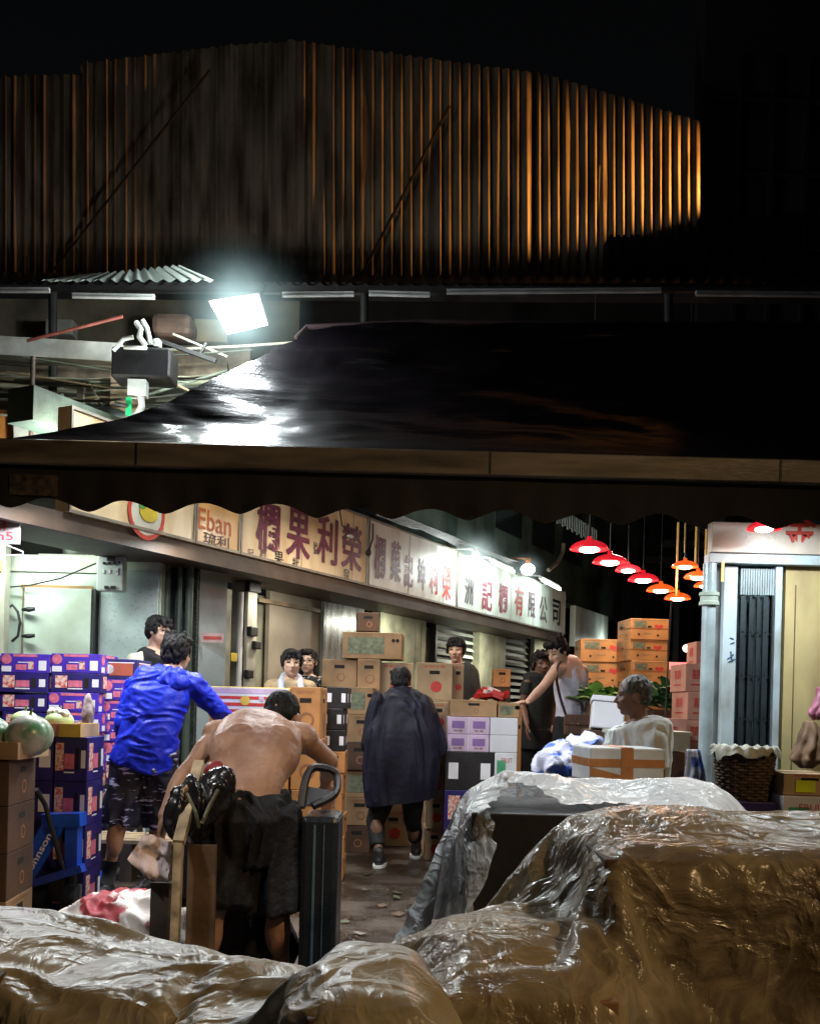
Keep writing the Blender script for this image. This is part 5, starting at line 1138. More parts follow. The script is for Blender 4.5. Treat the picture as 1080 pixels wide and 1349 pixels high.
def body(root, J, lat, sk, head, skel, voxel=.007, s=1.0, hands=(), muscle=False, wd=None):
    """J joints: spine list of six (hip, pelvis top, waist, chest, shoulder line, neck base)"""
    mb = MB(); sp = catmull(J['spine']); W_ = lerpl([w_*s for w_ in (wd[0] if wd else W0)]); D_ = lerpl([d_*s for d_ in (wd[1] if wd else D0)])
    l = lat; loft(mb, torso_secs(sp, l, W_, D_))
    for sd in 'LR':
        if 'sh'+sd in J:
            sh, el, wr = J['sh'+sd], J['el'+sd], J['wr'+sd]
            roundcone(mb, sh-(sh-J['spine'][4])*.35, sh, .055*s, .056*s); roundcone(mb, sh, el, .050*s, .037*s); mb.ell(sh.lerp(el, .38), (.047*s,)*3)
            roundcone(mb, el, el.lerp(wr, .35), .038*s, .040*s); roundcone(mb, el.lerp(wr, .35), wr, .040*s, .025*s)
        if 'hi'+sd in J:
            hi, kn_, an = J['hi'+sd], J['kn'+sd], J['an'+sd]
            roundcone(mb, hi, kn_, .085*s, .054*s); roundcone(mb, kn_, an, .050*s, .033*s); d = (an-kn_)
            mb.ell(kn_+d*.3+J.get('back', -Y)*.02, (.053*s, .053*s, .11*s))
    nb = J['spine'][5]; hc, fr, hs_ = head; r, f, u = fr
    roundcone(mb, nb-Vector((0, 0, .02)), hc-u*.05*hs_-f*.02, .056*s, .050*s)
    head_prims(mb, hc, fr, hs_)
    for a in hands: hand_prims(mb, *a)
    if muscle: muscle(mb)
    o = shell('body', mb, [sk, EYEM, LIPM], root, voxel, 3, .007 if muscle else 0, 8, (1, 1, 1))
    paint_face(o, hc, fr, hs_)
    return o
def hairm(root, head, style, m=HAIR, voxel=.006, amp=.007):
    mb = MB(); hair_prims(mb, *head[:2], head[2], style); return shell('hair', mb, m, root, voxel, 2, amp, 45, (1, 1, .35), ridged=True)
def shoe(root, an, fwd, m, s=1.0, sole=None, name='shoe'):
    f = Vector(fwd); f.z = 0; f.normalize(); r = f.cross(Z); a = Vector((an.x, an.y, 0)); mb = MB(); M = Matrix((r, f, Z)).transposed()
    mb.ell(a+f*.03+Z*.05, (.042*s, .085*s, .05*s), M=M); mb.ell(a+f*.12+Z*.035, (.046*s, .085*s, .035*s), M=M); roundcone(mb, a+Z*.06, a+Z*.12, .045*s, .042*s)
    o = shell(name, mb, m, root, .007, 2, cuts=[(Vector((0, 0, .004)), Vector((0, 0, -1)))])
    mb = MB(); loft(mb, [(a+f*.06+Z*h, r*.05*s, f*.15*s) for h in (0.003, .022)]); so = mb.build('sole', sole or WHITEP); so.parent = o
    return o
def frust(mb, a, b, r0, r1, n=18): mb.cyl(a, b, r0, r1, n)
def glasses(root, head):
    c, (r, f, u), s = head; mb = MB()
    for e in (-1, 1):
        mb.tube([c+(r*(e*.032+.024*math.cos(t))+f*.098+u*(.006+.017*math.sin(t)))*s for t in [k*math.pi/8 for k in range(16)]], .0022, 6, closed=True)
        mb.tube([c+(r*e*.056+f*.096+u*.01)*s, c+(r*e*.08+f*.0+u*.01)*s], .002, 6)
    mb.tube([c+(r*-.008+f*.1+u*.01)*s, c+(r*.008+f*.1+u*.01)*s], .002, 6); mb.build('glasses', BLK, root)

def cloth(name, c, rough=.8, **k): return mat(name, c, rough, var=k.pop('var', .3), vs=k.pop('vs', 7), bump=k.pop('bump', .5), bs=k.pop('bs', 28), spec=.3, **k)

# --- 1. man in the bright blue hooded jacket, seen from behind
D = 6.1; J = {}
g = lambda px, py, dd=0: P(px, py, D+dd)
root = empty('person', (g(205, 1180).x, D, 0)); root.matrix_world = Matrix.Identity(4)
tag(root, 'person in a bright blue hooded jacket and patterned dark shorts, seen from behind', 'person')
lat = Vector((1, .12, -.05)).normalized()
J['spine'] = [g(192, 1010), g(194, 985), g(200, 958, .02), g(208, 920, .08), g(217, 897, .12), g(223, 884, .15)]
J['shL'], J['elL'], J['wrL'] = g(181, 905, .1), g(163, 955, .02), g(172, 995, .2)
J['shR'], J['elR'], J['wrR'] = g(256, 903, .12), g(284, 934, .2), g(306, 951, .42)
J['hiL'], J['knL'], J['anL'] = g(175, 1015), g(158, 1085, -.02), g(142, 1152, -.0)
J['hiR'], J['knR'], J['anR'] = g(209, 1015), g(212, 1085, .1), g(197, 1150, .25)
for a in ('anL', 'anR'): J[a].z = max(J[a].z, .1)
hd = (g(233, 862, .22), frame((.35, 1, -.1)), 1.0)
body(root, J, lat, SKA, hd, J, hands=[(J['wrR'], (.8, .6, -.1), (0, .2, -1), -1, .5), (J['wrL'], (.1, .5, -.8), (1, .2, 0), 1, .6)])
hairm(root, hd, 'tuft', amp=.010)
mb = MB(); sp = catmull([J['spine'][0]+Vector((-.03, 0, -.01))]+J['spine'][1:5]+[J['spine'][5]-Z*.0]); loft(mb, torso_secs(sp, lat, lerpl([.195, .19, .175, .195, .185, .085]), lerpl([.150, .145, .135, .145, .12, .08])))
for sd in 'LR':
    sh, el, wr = J['sh'+sd], J['el'+sd], J['wr'+sd]; roundcone(mb, J['spine'][4].lerp(sh, .3), sh, .08, .078); roundcone(mb, sh, el, .076, .060); roundcone(mb, el, wr-(wr-el)*.12, .060, .045)
BLUEJ = cloth('blue_jacket', (.008, .03, .62), .5, c2=(.004, .012, .38), vs=5)
shell('jacket', mb, BLUEJ, root, .007, 3, .008, 8, (1, 1, 1.8), ridged=True)
mb = MB(); c = g(222, 900, .04); mb.ell(c, (.13, .06, .075), M=Matrix.Rotation(.2, 3, 'X')); mb.ell(c+Vector((0, .05, .05)), (.10, .06, .05)); shell('hood', mb, BLUEJ, root, .008, 2, .012, 14, ridged=True)
mb = MB(); mb.tube([g(223, 884, .15)+Vector((.075*math.cos(t), .06*math.sin(t)-.01, .02*math.sin(t)+.01)) for t in [k*math.pi/10 for k in range(20)]], .016, 8, closed=True); mb.build('collar', cloth('pale_collar', (.55, .55, .62)), root, smooth=True)
SHP = mat('patterned_shorts', (.35, .36, .6), .6, c2=(.006, .006, .022), vs=12, thresh=(.60, .64), stretch=(1, 1, 4), bump=.3)
mb = MB()
for sd in 'LR':
    hi, kn_ = J['hi'+sd], J['kn'+sd]; frust(mb, hi+Z*.12, kn_-(kn_-hi).normalized()*.0, .115, .110)
loft(mb, torso_secs([J['spine'][0]-Z*.03, J['spine'][1], J['spine'][1]+Z*.06], lat, [.18, .165, .15], [.13, .12, .11]))
shell('shorts', mb, SHP, root, .009, 2, .015, 9, ridged=True)
SOCK = mat('black_sock', (.015, .015, .018), .9)
for sd in 'LR':
    shoe(root, J['an'+sd], (-.1, -.9, 0) if sd == 'L' else (-.3, -.8, 0), mat('black_shoe', (.015, .014, .016), .5)); mb = MB(); frust(mb, Vector((J['an'+sd].x, J['an'+sd].y, .1)), J['an'+sd]+(J['kn'+sd]-J['an'+sd])*.28, .042, .048); mb.build('sock', SOCK, root, smooth=True)

# --- 2. man in a black vest with glasses behind
D = 8.0
root = empty('person'); tag(root, 'person with glasses, black vest and cream shirt, in profile behind the blue jacket', 'person')
lat = Vector((.6, -.8, 0)); J = {}
J['spine'] = [g(198, 985), g(197, 960), g(196, 935), g(197, 895), g(201, 866), g(204, 855)]
J['shL'], J['elL'], J['wrL'] = g(177, 872, -.12), g(172, 905, -.25), g(205, 880, -.45); J['wrL'] = g(196, 884, -.35)
J['shR'], J['elR'], J['wrR'] = g(219, 872, .12), g(225, 905, .1), g(240, 905, -.1)
hd = (g(209, 831, -.03), frame((1, -.35, -.12)), 1.0)
body(root, J, lat, SKB, hd, J, voxel=.007, hands=[(J['wrL'], (1, .1, .1), (0, 0, -1), 1, .3), (J['wrR'], (1, -.2, -.2), (0, 0, -1), -1, .3)]); hairm(root, hd, 'fringe'); glasses(root, hd)
mb = MB(); loft(mb, torso_secs(topsp(J), lat, lerpl([.165, .16, .16, .18, .183, .088]), lerpl([.125, .115, .118, .135, .113, .078]))); shell('vest', mb, cloth('black_vest', (.012, .011, .014)), root, .008, 2, .01, 9)
mb = MB()
for sd in 'LR': sh, el = J['sh'+sd], J['el'+sd]; roundcone(mb, J['spine'][4].lerp(sh, .3), sh, .068, .074); frust(mb, sh, el-(el-sh)*.05, .072, .068)
shell('shirt', mb, cloth('cream_shirt', (.6, .6, .45)), root, .008, 2, .012, 10)

# --- 3. bare-backed man bending over the trolley
D = 4.0
root = empty('person'); tag(root, 'bare-backed person in long black shorts bending over between two trolleys', 'person')
lat = Vector((1, .1, 0)).normalized(); J = {}
J['spine'] = [g(322, 1098, -.06), g(322, 1062, 0), g(326, 1030, .05), g(336, 992, .16), g(345, 966, .28), g(358, 953, .36)]
J['shL'], J['elL'], J['wrL'] = g(287, 968, .26), g(243, 1020, .12), g(216, 1074, .0)
J['shR'], J['elR'], J['wrR'] = g(399, 972, .30), g(434, 1003, .38), g(428, 1032, .6)
J['hiL'], J['knL'], J['anL'] = g(295, 1098, 0), g(283, 1192, -.08), g(268, 1305, .05); J['hiR'], J['knR'], J['anR'] = g(352, 1098, 0), g(366, 1195, .02), g(370, 1305, .1)
for a in ('anL', 'anR'): J[a].z = .1
hd = (g(371, 945, .5), frame((.12, .8, -.6)), .98)
def back_muscle(mb):
    S_ = J['spine']
    mb.ell(g(318, 980, .12), (.085, .05, .09)); mb.ell(g(368, 982, .15), (.085, .05, .09))     # shoulder blades
    mb.ell(g(300, 1003, .09), (.06, .07, .1)); mb.ell(g(366, 1006, .11), (.06, .07, .1))
    for k in range(9): p_ = S_[1].lerp(S_[4], k/8.0); mb.ell(p_+Vector((0, -.112-.012*math.sin(k/8*3.14), .03)), (.012, .014, .014))
    for e in ('L', 'R'): roundcone(mb, S_[4], J['sh'+e], .075, .066)
body(root, J, lat, SKB2, hd, J, voxel=.0062, muscle=back_muscle, wd=([.155, .15, .15, .19, .185, .08], [.11, .10, .105, .12, .10, .07]),
     hands=[(J['wrL'], (-.15, .1, -1), (1, .1, 0), 1, .55), (J['wrR'], (.15, .4, -.7), (0, -.6, -.4), -1, .9)])
hairm(root, hd, 'buzz', amp=.003)
mb = MB(); loft(mb, torso_secs([J['spine'][0]-Z*.12, J['spine'][0]+Z*.03, J['spine'][1], J['spine'][1]+Z*.055], lat, [.15, .185, .175, .168], [.09, .125, .126, .12]))
for sd in 'LR': hi, kn_ = J['hi'+sd], J['kn'+sd]; frust(mb, hi+Z*.1, kn_, .122, .142)
BSH = cloth('black_shorts', (.012, .012, .014), .75, bump=.8)
shell('shorts', mb, BSH, root, .008, 2, .02, 6, (1.6, 1.6, .3), ridged=True)
for sd in 'LR': shoe(root, J['an'+sd], (0, 1, 0), mat('black_shoe', (.015, .014, .016), .5))

# --- 4, 5. two people watching from behind the cartons
D = 8.4
root = empty('person'); tag(root, 'young person with a towel round the neck looking over the orange cartons', 'person')
lat = Vector((1, .15, 0)).normalized(); J = {}
J['spine'] = [g(383, 1010), g(383, 985), g(383, 960), g(383, 925), g(383, 902), g(383, 893)]
J['shL'], J['elL'], J['wrL'] = g(359, 906), g(352, 945), g(362, 960, -.2); J['shR'], J['elR'], J['wrR'] = g(407, 906), g(414, 945), g(405, 960, -.2)
hd = (g(384, 874, -.05), frame((.25, -1, -.02)), 1.0)
body(root, J, lat, SKB, hd, J, voxel=.006, hands=[(J['wrL'], (.3, -1, 0), (0, 0, -1), -1, .3), (J['wrR'], (-.3, -1, 0), (0, 0, -1), 1, .3)]); hairm(root, hd, 'fringe')
mb = MB(); loft(mb, torso_secs(topsp(J), lat, lerpl([.165, .16, .16, .19, .183, .088]), lerpl([.125, .115, .118, .135, .113, .078])))
for sd in 'LR': sh, el = J['sh'+sd], J['el'+sd]; roundcone(mb, J['spine'][4].lerp(sh, .3), sh, .066, .068); frust(mb, sh, el, .068, .07)
shell('shirt', mb, cloth('tan_shirt', (.5, .36, .2)), root, .008, 2, .012, 10)
mb = MB(); pts = [g(372, 915, -.17), g(371, 900, -.10), g(374, 891, .02), g(383, 888, .08), g(392, 891, .02), g(396, 902, -.10), g(396, 916, -.17)]; mb.tube(catmull(pts), .03, 10); shell('towel', mb, cloth('pale_towel', (.6, .62, .7)), root, .007, 2, .008, 25)
D = 9.2
root = empty('person'); tag(root, 'person with glasses and long dark hair standing half hidden behind the one with the towel', 'person')
J = {}; J['spine'] = [g(408, 1000), g(408, 975), g(408, 950), g(408, 915), g(408, 897), g(408, 889)]
J['shL'], J['elL'], J['wrL'] = g(388, 902), g(384, 940), g(388, 975); J['shR'], J['elR'], J['wrR'] = g(428, 902), g(430, 940), g(428, 975)
hd = (g(406, 872, -.04), frame((-.2, -1, 0)), .98)
body(root, J, lat, SKB, hd, J, voxel=.0065, s=.93, hands=[(J['wrL'], (0, 0, -1), (1, 0, 0), 1, .4), (J['wrR'], (0, 0, -1), (-1, 0, 0), -1, .4)]); hairm(root, hd, 'long'); glasses(root, hd)
mb = MB(); loft(mb, torso_secs(topsp(J), lat, lerpl([.155, .15, .15, .17, .183, .088]), lerpl([.12, .11, .115, .13, .113, .078])))
for sd in 'LR': sh, el = J['sh'+sd], J['el'+sd]; roundcone(mb, J['spine'][4].lerp(sh, .3), sh, .06, .06); frust(mb, sh, el, .06, .056)
shell('top', mb, cloth('dark_patterned_top', (.35, .35, .35), c2=(.01, .01, .012), vs=40, thresh=(.6, .66)), root, .008, 2, .01, 10)

# --- 6. dark poncho
D = 7.7
root = empty('person'); tag(root, 'person in a loose dark navy poncho walking away down the middle of the street', 'person')
J = {}; lat = Vector((1, -.1, 0)).normalized()
J['spine'] = [g(527, 1040), g(527, 1015), g(527, 985), g(527, 945), g(528, 922, .08), g(529, 912, .1)]
J['shL'], J['elL'], J['wrL'] = g(502, 925, .05), g(490, 975, .08), g(492, 1000, .3); J['shR'], J['elR'], J['wrR'] = g(556, 930, .05), g(572, 975, .05), g(566, 1010, .2)
J['hiL'], J['knL'], J['anL'] = g(510, 1040), g(494, 1082, .05), g(499, 1130, -.1); J['hiR'], J['knR'], J['anR'] = g(543, 1040), g(543, 1080, .12), g(548, 1118, .42)
J['anL'].z = .1; J['anR'].z = .12
hd = (g(528, 898, .13), frame((.1, 1, -.25)), .98)
body(root, J, lat, SKD, hd, J, voxel=.008, hands=[(J['wrL'], (0, .5, -1), (1, 0, 0), 1, .4), (J['wrR'], (0, .5, -1), (-1, 0, 0), -1, .4)]); hairm(root, hd, 'buzz', amp=.004)
mb = MB(); sp = catmull([g(527, 1062, 0), g(528, 1015, 0), g(530, 975, .0), g(530, 942, .04), g(529, 925, .07), g(529, 910, .1)], 5)
loft(mb, torso_secs(sp, lat, lerpl([.255, .29, .285, .235, .20, .085], 5), lerpl([.20, .22, .21, .17, .135, .08], 5)), 36)
roundcone(mb, g(505, 925, .05), g(553, 930, .05), .085, .085); roundcone(mb, g(556, 930, .02), g(574, 985, .0), .08, .085); roundcone(mb, g(502, 925, .02), g(487, 980, 0), .08, .07)
roundcone(mb, g(515, 917, .12), g(543, 917, .12), .06, .06)
zc = g(527, 1056, 0)
PON = mat('navy_nylon', (.008, .007, .022), .68, c2=(.003, .003, .007), vs=4, bump=.6, bs=18, spec=.25)
shell('poncho', mb, PON, root, .008, 3, .020, 4.5, (1.8, 1.8, .4), cuts=[(zc, Vector((.15, 0, -1)))], ridged=True)
mb = MB()
for sd in 'LR': roundcone(mb, J['hi'+sd], J['kn'+sd]+Z*.0, .1, .075); frust(mb, J['kn'+sd], J['kn'+sd].lerp(J['an'+sd], .75), .072, .056)
shell('shorts', mb, BSH, root, .009, 2, .01, 9)
for sd in 'LR': shoe(root, J['an'+sd], (.1, 1, 0) if sd == 'L' else (0, 1, 0), mat('black_shoe', (.015, .014, .016), .5))
mb = MB(); mb.ell(g(548, 1065, .12), (.035, .03, .07)); shell('red_tool', mb, mat('red_orange', (.75, .1, .04), .4), root, .007, 1)

# --- 7. man in a grey shirt
D = 9.7
root = empty('person'); tag(root, 'person with a fringe in a dark grey shirt standing behind the pale cartons', 'person')
J = {}; lat = Vector((1, .3, 0)).normalized()
J['spine'] = [g(603, 1000), g(603, 975), g(603, 950), g(603, 905), g(603, 882), g(602, 874)]
J['shL'], J['elL'], J['wrL'] = g(581, 888), g(577, 925), g(585, 940, -.25); J['shR'], J['elR'], J['wrR'] = g(622, 888, .05), g(626, 920, .05), g(614, 935, -.3)
hd = (g(601, 857, -.05), frame((-.25, -1, -.05)), 1.04)
body(root, J, lat, SKB, hd, J, voxel=.0065, hands=[(J['wrL'], (.2, -1, -.1), (0, 0, -1), -1, .3), (J['wrR'], (-.3, -1, 0), (0, 0, -1), 1, .3)]); hairm(root, hd, 'fringe')
mb = MB(); loft(mb, torso_secs(topsp(J), lat, lerpl([.165, .16, .16, .185, .183, .088]), lerpl([.125, .115, .118, .13, .113, .078])))
for sd in 'LR': sh, el = J['sh'+sd], J['el'+sd]; roundcone(mb, J['spine'][4].lerp(sh, .3), sh, .062, .062); frust(mb, sh, sh.lerp(el, .75), .066, .072)
shell('tshirt', mb, cloth('charcoal_tshirt', (.045, .05, .05)), root, .008, 2, .012, 10)

# --- 8. dark-clothed person next to the tank top
D = 9.3
root = empty('person'); tag(root, 'person all in dark clothes with tousled hair facing the one in the white tank top', 'person')
J = {}; lat = Vector((.8, .5, 0)).normalized()
J['spine'] = [g(708, 980), g(708, 960), g(708, 940), g(710, 910), g(711, 893), g(712, 886)]
J['shL'], J['elL'], J['wrL'] = g(694, 900, -.1), g(688, 930, -.1), g(694, 955, -.25); J['shR'], J['elR'], J['wrR'] = g(728, 900, .12), g(732, 930, .1), g(726, 955, 0)
J['hiL'], J['knL'], J['anL'] = g(700, 985), g(697, 1040), g(696, 1090); J['hiR'], J['knR'], J['anR'] = g(717, 985), g(720, 1040), g(721, 1090)
for a in ('anL', 'anR'): J[a].z = .1
hd = (g(712, 875, -.03), frame((.35, -1, -.08)), .95)
body(root, J, lat, SKD, hd, J, voxel=.007, s=.92, hands=[(J['wrL'], (0, -.2, -1), (1, 0, 0), -1, .4), (J['wrR'], (0, -.2, -1), (-1, 0, 0), 1, .4)]); hairm(root, hd, 'tuft', amp=.012)
mb = MB(); loft(mb, torso_secs(topsp(J), lat, lerpl([.16, .155, .15, .165, .183, .088]), lerpl([.125, .115, .115, .125, .113, .078])))
for sd in 'LR': sh, el = J['sh'+sd], J['el'+sd]; roundcone(mb, J['spine'][4].lerp(sh, .3), sh, .055, .055); frust(mb, sh, sh.lerp(el, .5), .058, .06)
shell('tshirt', mb, cloth('black_tshirt', (.018, .022, .02)), root, .008, 2, .01, 10)
mb = MB(); loft(mb, torso_secs([J['spine'][0]-Z*.05, J['spine'][1]], lat, [.17, .155], [.13, .12]))
for sd in 'LR': roundcone(mb, J['hi'+sd], J['kn'+sd], .095, .075); frust(mb, J['kn'+sd], J['an'+sd]+Z*.02, .075, .07)
shell('trousers', mb, cloth('black_trousers', (.012, .012, .014)), root, .009, 2, .012, 8)
for sd in 'LR': shoe(root, J['an'+sd], (0, -1, 0), mat('black_shoe', (.015, .014, .016), .5))

# --- 9. tank top
D = 8.7
root = empty('person'); tag(root, 'person in a white tank top leaning one arm on the cartons', 'person')
J = {}; lat = Vector((.75, .65, 0)).normalized()
J['spine'] = [g(752, 975), g(753, 955), g(755, 932), g(752, 900), g(747, 878), g(741, 869)]
J['shL'], J['elL'], J['wrL'] = g(733, 882, -.17), g(714, 906, -.35), g(695, 925, -.62); J['shR'], J['elR'], J['wrR'] = g(767, 884, .1), g(771, 915, .2), g(765, 945, .1)
J['hiL'], J['knL'], J['anL'] = g(744, 980), g(738, 1035), g(735, 1092); J['hiR'], J['knR'], J['anR'] = g(762, 980), g(764, 1035), g(766, 1092)
for a in ('anL', 'anR'): J[a].z = .1
hd = (g(734, 858, -.1), frame((-.7, -.5, -.5)), 1.0)
body(root, J, lat, SKB, hd, J, voxel=.006, hands=[(J['wrL'], (-.8, -.6, -.05), (0, 0, -1), -1, .15), (J['wrR'], (0, -.2, -1), (-1, 0, 0), 1, .4)]); hairm(root, hd, 'tuft')
mb = MB(); loft(mb, torso_secs(catmull(J['spine'][:4]+[J['spine'][4]-Z*.01]), lat, lerpl([.17, .162, .162, .172, .12]), lerpl([.13, .12, .12, .128, .09])))
for sd in 'LR': mb.tube([J['spine'][3].lerp(J['sh'+sd], .55)+Z*.06+q_ for q_ in (Vector((-.06, -.07, -.06)), Vector((-.02, -.04, .02)), Vector((.03, .02, .03)), Vector((.06, .07, -.05)))], .022, 8)
shell('tank_top', mb, cloth('white_tank_top', (.62, .6, .72), bump=.6), root, .007, 2, .008, 9, ridged=True, cuts=[(g(755, 948), Vector((0, 0, -1)))])
mb = MB(); loft(mb, torso_secs([J['spine'][0]-Z*.05, J['spine'][1]+Z*.07], lat, [.178, .168], [.138, .128]))
for sd in 'LR': roundcone(mb, J['hi'+sd], J['kn'+sd], .1, .075); frust(mb, J['kn'+sd], J['an'+sd]+Z*.02, .075, .07)
shell('trousers', mb, cloth('black_trousers', (.012, .012, .014)), root, .009, 2, .012, 8)
for sd in 'LR': shoe(root, J['an'+sd], (-.3, -.8, 0), mat('black_shoe', (.015, .014, .016), .5))
bag = empty('shoulder_bag', g(760, 955, -.22)); tag(bag, 'brown shoulder bag with a long strap on the hip of the tank top wearer', 'bag')
mb = MB(); c = g(760, 955, -.22); w_ = .115; mb.box(c.x-w_, c.x+w_, c.y-.05, c.y+.04, c.z-.1, c.z+.09, ch=.025).box(c.x-w_-.004, c.x+w_+.004, c.y-.062, c.y-.05, c.z-.0, c.z+.09, ch=.005)
rel(mb.build('pouch', mat('brown_canvas_bag', (.16, .075, .05), .65, var=.4, bump=.3)), bag); rel(MB().ell((c.x, c.y-.066, c.z+.01), (.012, .006, .012)).build('clasp', STEEL), bag)
rel(MB().tube(catmull([g(748, 950, -.2), g(738, 920, -.22), g(733, 895, -.24), g(735, 876, -.2), g(744, 872, -.02), g(756, 885, .16)]), .013, 6).build('strap', mat('dark_strap', (.05, .03, .03), .7)), bag)

# --- 10. grey-haired person in a white shirt
D = 5.3
root = empty('person'); tag(root, 'grey-haired person in a white shirt behind the taped foam box, facing left', 'person')
J = {}; lat = Vector((.85, -.5, 0)).normalized()
J['spine'] = [g(850, 1075), g(848, 1050), g(846, 1025), g(845, 985), g(843, 958), g(841, 947)]
J['shL'], J['elL'], J['wrL'] = g(812, 972, .12), g(800, 1015, .1), g(806, 1030, -.12); J['shR'], J['elR'], J['wrR'] = g(862, 974, -.12), g(868, 1030, -.12), g(850, 1045, .0)
hd = (g(834, 917, 0), frame((-1, .05, -.06)), .93)
body(root, J, lat, SKD, hd, J, voxel=.006, s=.88, hands=[(J['wrL'], (-.5, -.6, -.2), (0, 0, -1), 1, .4), (J['wrR'], (-.5, -.3, -.2), (0, 0, -1), -1, .4)])
hairm(root, hd, 'buzz', m=HAIRG, amp=.004)
mb = MB(); loft(mb, torso_secs(catmull(J['spine'][:5]+[J['spine'][5]-Z*.005]), lat, lerpl([.15, .145, .14, .16, .168, .078]), lerpl([.115, .11, .11, .125, .115, .07])))
for sd in 'LR': sh, el = J['sh'+sd], J['el'+sd]; roundcone(mb, J['spine'][4].lerp(sh, .3), sh, .055, .058); frust(mb, sh, sh.lerp(el, .7), .058, .062)
shell('shirt', mb, cloth('white_shirt', (.6, .64, .64), c2=(.42, .46, .46)), root, .006, 2, .007, 14, ridged=True)
root2 = MB(); c = J['spine'][0]; root2.box(c.x-.17, c.x+.17, c.y-.15, c.y+.12, 0, c.z-.1); tag(root2.build('stool', KD), 'dark box seat under the grey-haired person', 'seat')
# ================================================================== GOODS AROUND THE BENDING MAN
D = 3.66
g = lambda px, py, dd=0: P(px, py, D+dd)
lt_ = empty('hand_trolley', (g(245, 1200).x, D, 0)); tag(lt_, 'hand trolley with upright boards left of the bending man', 'trolley')
a, b = g(263, 1004, .2), g(236, 1110, -.05); c = Vector((b.x-.01, b.y, 0))
rel(MB().bar(a, b, .04, .03).bar(b, c, .04, .03).build('rail', mat('pale_wood_edge', (.75, .62, .4), .6, var=.5, vs=14)), lt_)
rel(MB().box(b.x+.015, b.x+.12, D+.03, D+.06, .05, b.z-.02).build('board', mat('brown_board', (.2, .125, .07), .7, var=.4)), lt_)
rel(MB().box(b.x-.12, b.x-.03, D+.03, D+.05, .05, g(210, 1165).z).build('side_board', mat('dark_board', (.10, .08, .06), .7, var=.4)), lt_)
rel(MB().box(b.x-.12, b.x+.14, D-.1, D+.35, .02, .05).build('foot_plate', STEEL), lt_)
mb = MB(); mb.ell(g(256, 1065, .12), (.09, .09, .125), M=Matrix.Rotation(.25, 3, 'Y')).ell(g(280, 1052, .16), (.07, .08, .12), M=Matrix.Rotation(.5, 3, 'Y')).ell(g(245, 1075, .1), (.07, .08, .09))
bb = shell('black_bag', mb, mat('shiny_black_bag', (.018, .018, .02), .25, bump=.4, bs=12), None, .007, 1, .02, 14, ridged=True); tag(bb, 'bulging shiny black bag hanging on the left trolley', 'bag')
st = MB().tube(catmull([g(246, 1045, .0), g(258, 1070, -.02), g(262, 1090, .0)]), .006, 6).tube(catmull([g(288, 1040, .05), g(276, 1062, .04), g(266, 1085, .02)]), .008, 6); st.build('zip', mat('olive_trim', (.2, .2, .13), .4), bb)
mb = MB(); mb.ell(g(287, 1018, .36), (.06, .07, .05)); tag(shell('red_sack', mb, mat('dark_red_sack', (.3, .02, .025), .5), None, .008, 1, .02, 10), 'dark red sack under the arm of the bending man', 'sack')
mb = MB(); mb.ell(g(322, 1250, .55), (.17, .12, .22)).ell(g(350, 1255, .5), (.12, .1, .2)); tag(shell('black_sack', mb, BSH, None, .01, 1, .03, 6, ridged=True), 'black sack on the ground in front of the legs of the bending man', 'sack')
# pale crumpled sheet held in his left hand
vs = []; n = 14
q00, q10, q11, q01 = g(192, 1096, -.02), g(226, 1108, .0), g(222, 1163, .02), g(168, 1132, -.03)
for i in range(n+1):
    for j in range(n+1):
        u, w_ = i/n, j/n; p = q00.lerp(q10, u).lerp(q01.lerp(q11, u), w_); p += Vector((0, .03, .012))*noise.noise(Vector((u*3, w_*3, 1)))+Vector((0, 0, -.02))*math.sin(u*3.1)*w_+Vector((0, .015, 0))*noise.noise(Vector((u*8, w_*8, 4))); vs.append(p)
tag(MB().add(vs, [(i*(n+1)+j, (i+1)*(n+1)+j, (i+1)*(n+1)+j+1, i*(n+1)+j+1) for i in range(n) for j in range(n)]).build('paper_sheet', mat('pinkish_paper', (.95, .82, .86), .6, var=.08), smooth=True), 'crumpled pinkish paper sheet held in the left hand of the bending man', 'paper')
# right trolley with wrapped dark case
D = 3.9
rt = empty('wrapped_trolley', (g(430, 1200).x, D, 0)); tag(rt, 'tall black case wrapped in clear film right of the bending man', 'trolley')
a, b = g(397, 1076), g(446, 1290)
cs = MB().box(a.x, g(446, 1076).x, D, D+.3, .03, a.z, ch=.02); cs.box(a.x+.05, a.x+.06, D-.004, D, .05, a.z-.03, 1).box(a.x+.09, a.x+.094, D-.004, D, .05, a.z-.03, 1)
rel(cs.build('case', [mat('black_case', (.012, .014, .016), .3, bump=.1), mat('case_seam', (.08, .12, .14), .3)]), rt)
hn = MB(); hn.tube(catmull([g(397, 1064, .1), g(402, 1030, .15), g(412, 1012, .2), g(436, 1014, .2), g(444, 1024, .2), g(441, 1046, .15), g(412, 1062, .1)]), .017, 8)
hn.add([g(402, 1062, .12), g(405, 1036, .17), g(440, 1042, .18), g(436, 1052, .14)], [(0, 1, 2, 3)]); rel(hn.build('handle', BLK), rt)
rel(MB().tube([(a.x+.0, D+.28, .07), (a.x+.04, D+.28, .07)], .07, 18).tube([(a.x+.12, D+.28, .07), (a.x+.16, D+.28, .07)], .07, 18).build('wheel', RUBBER), rt)
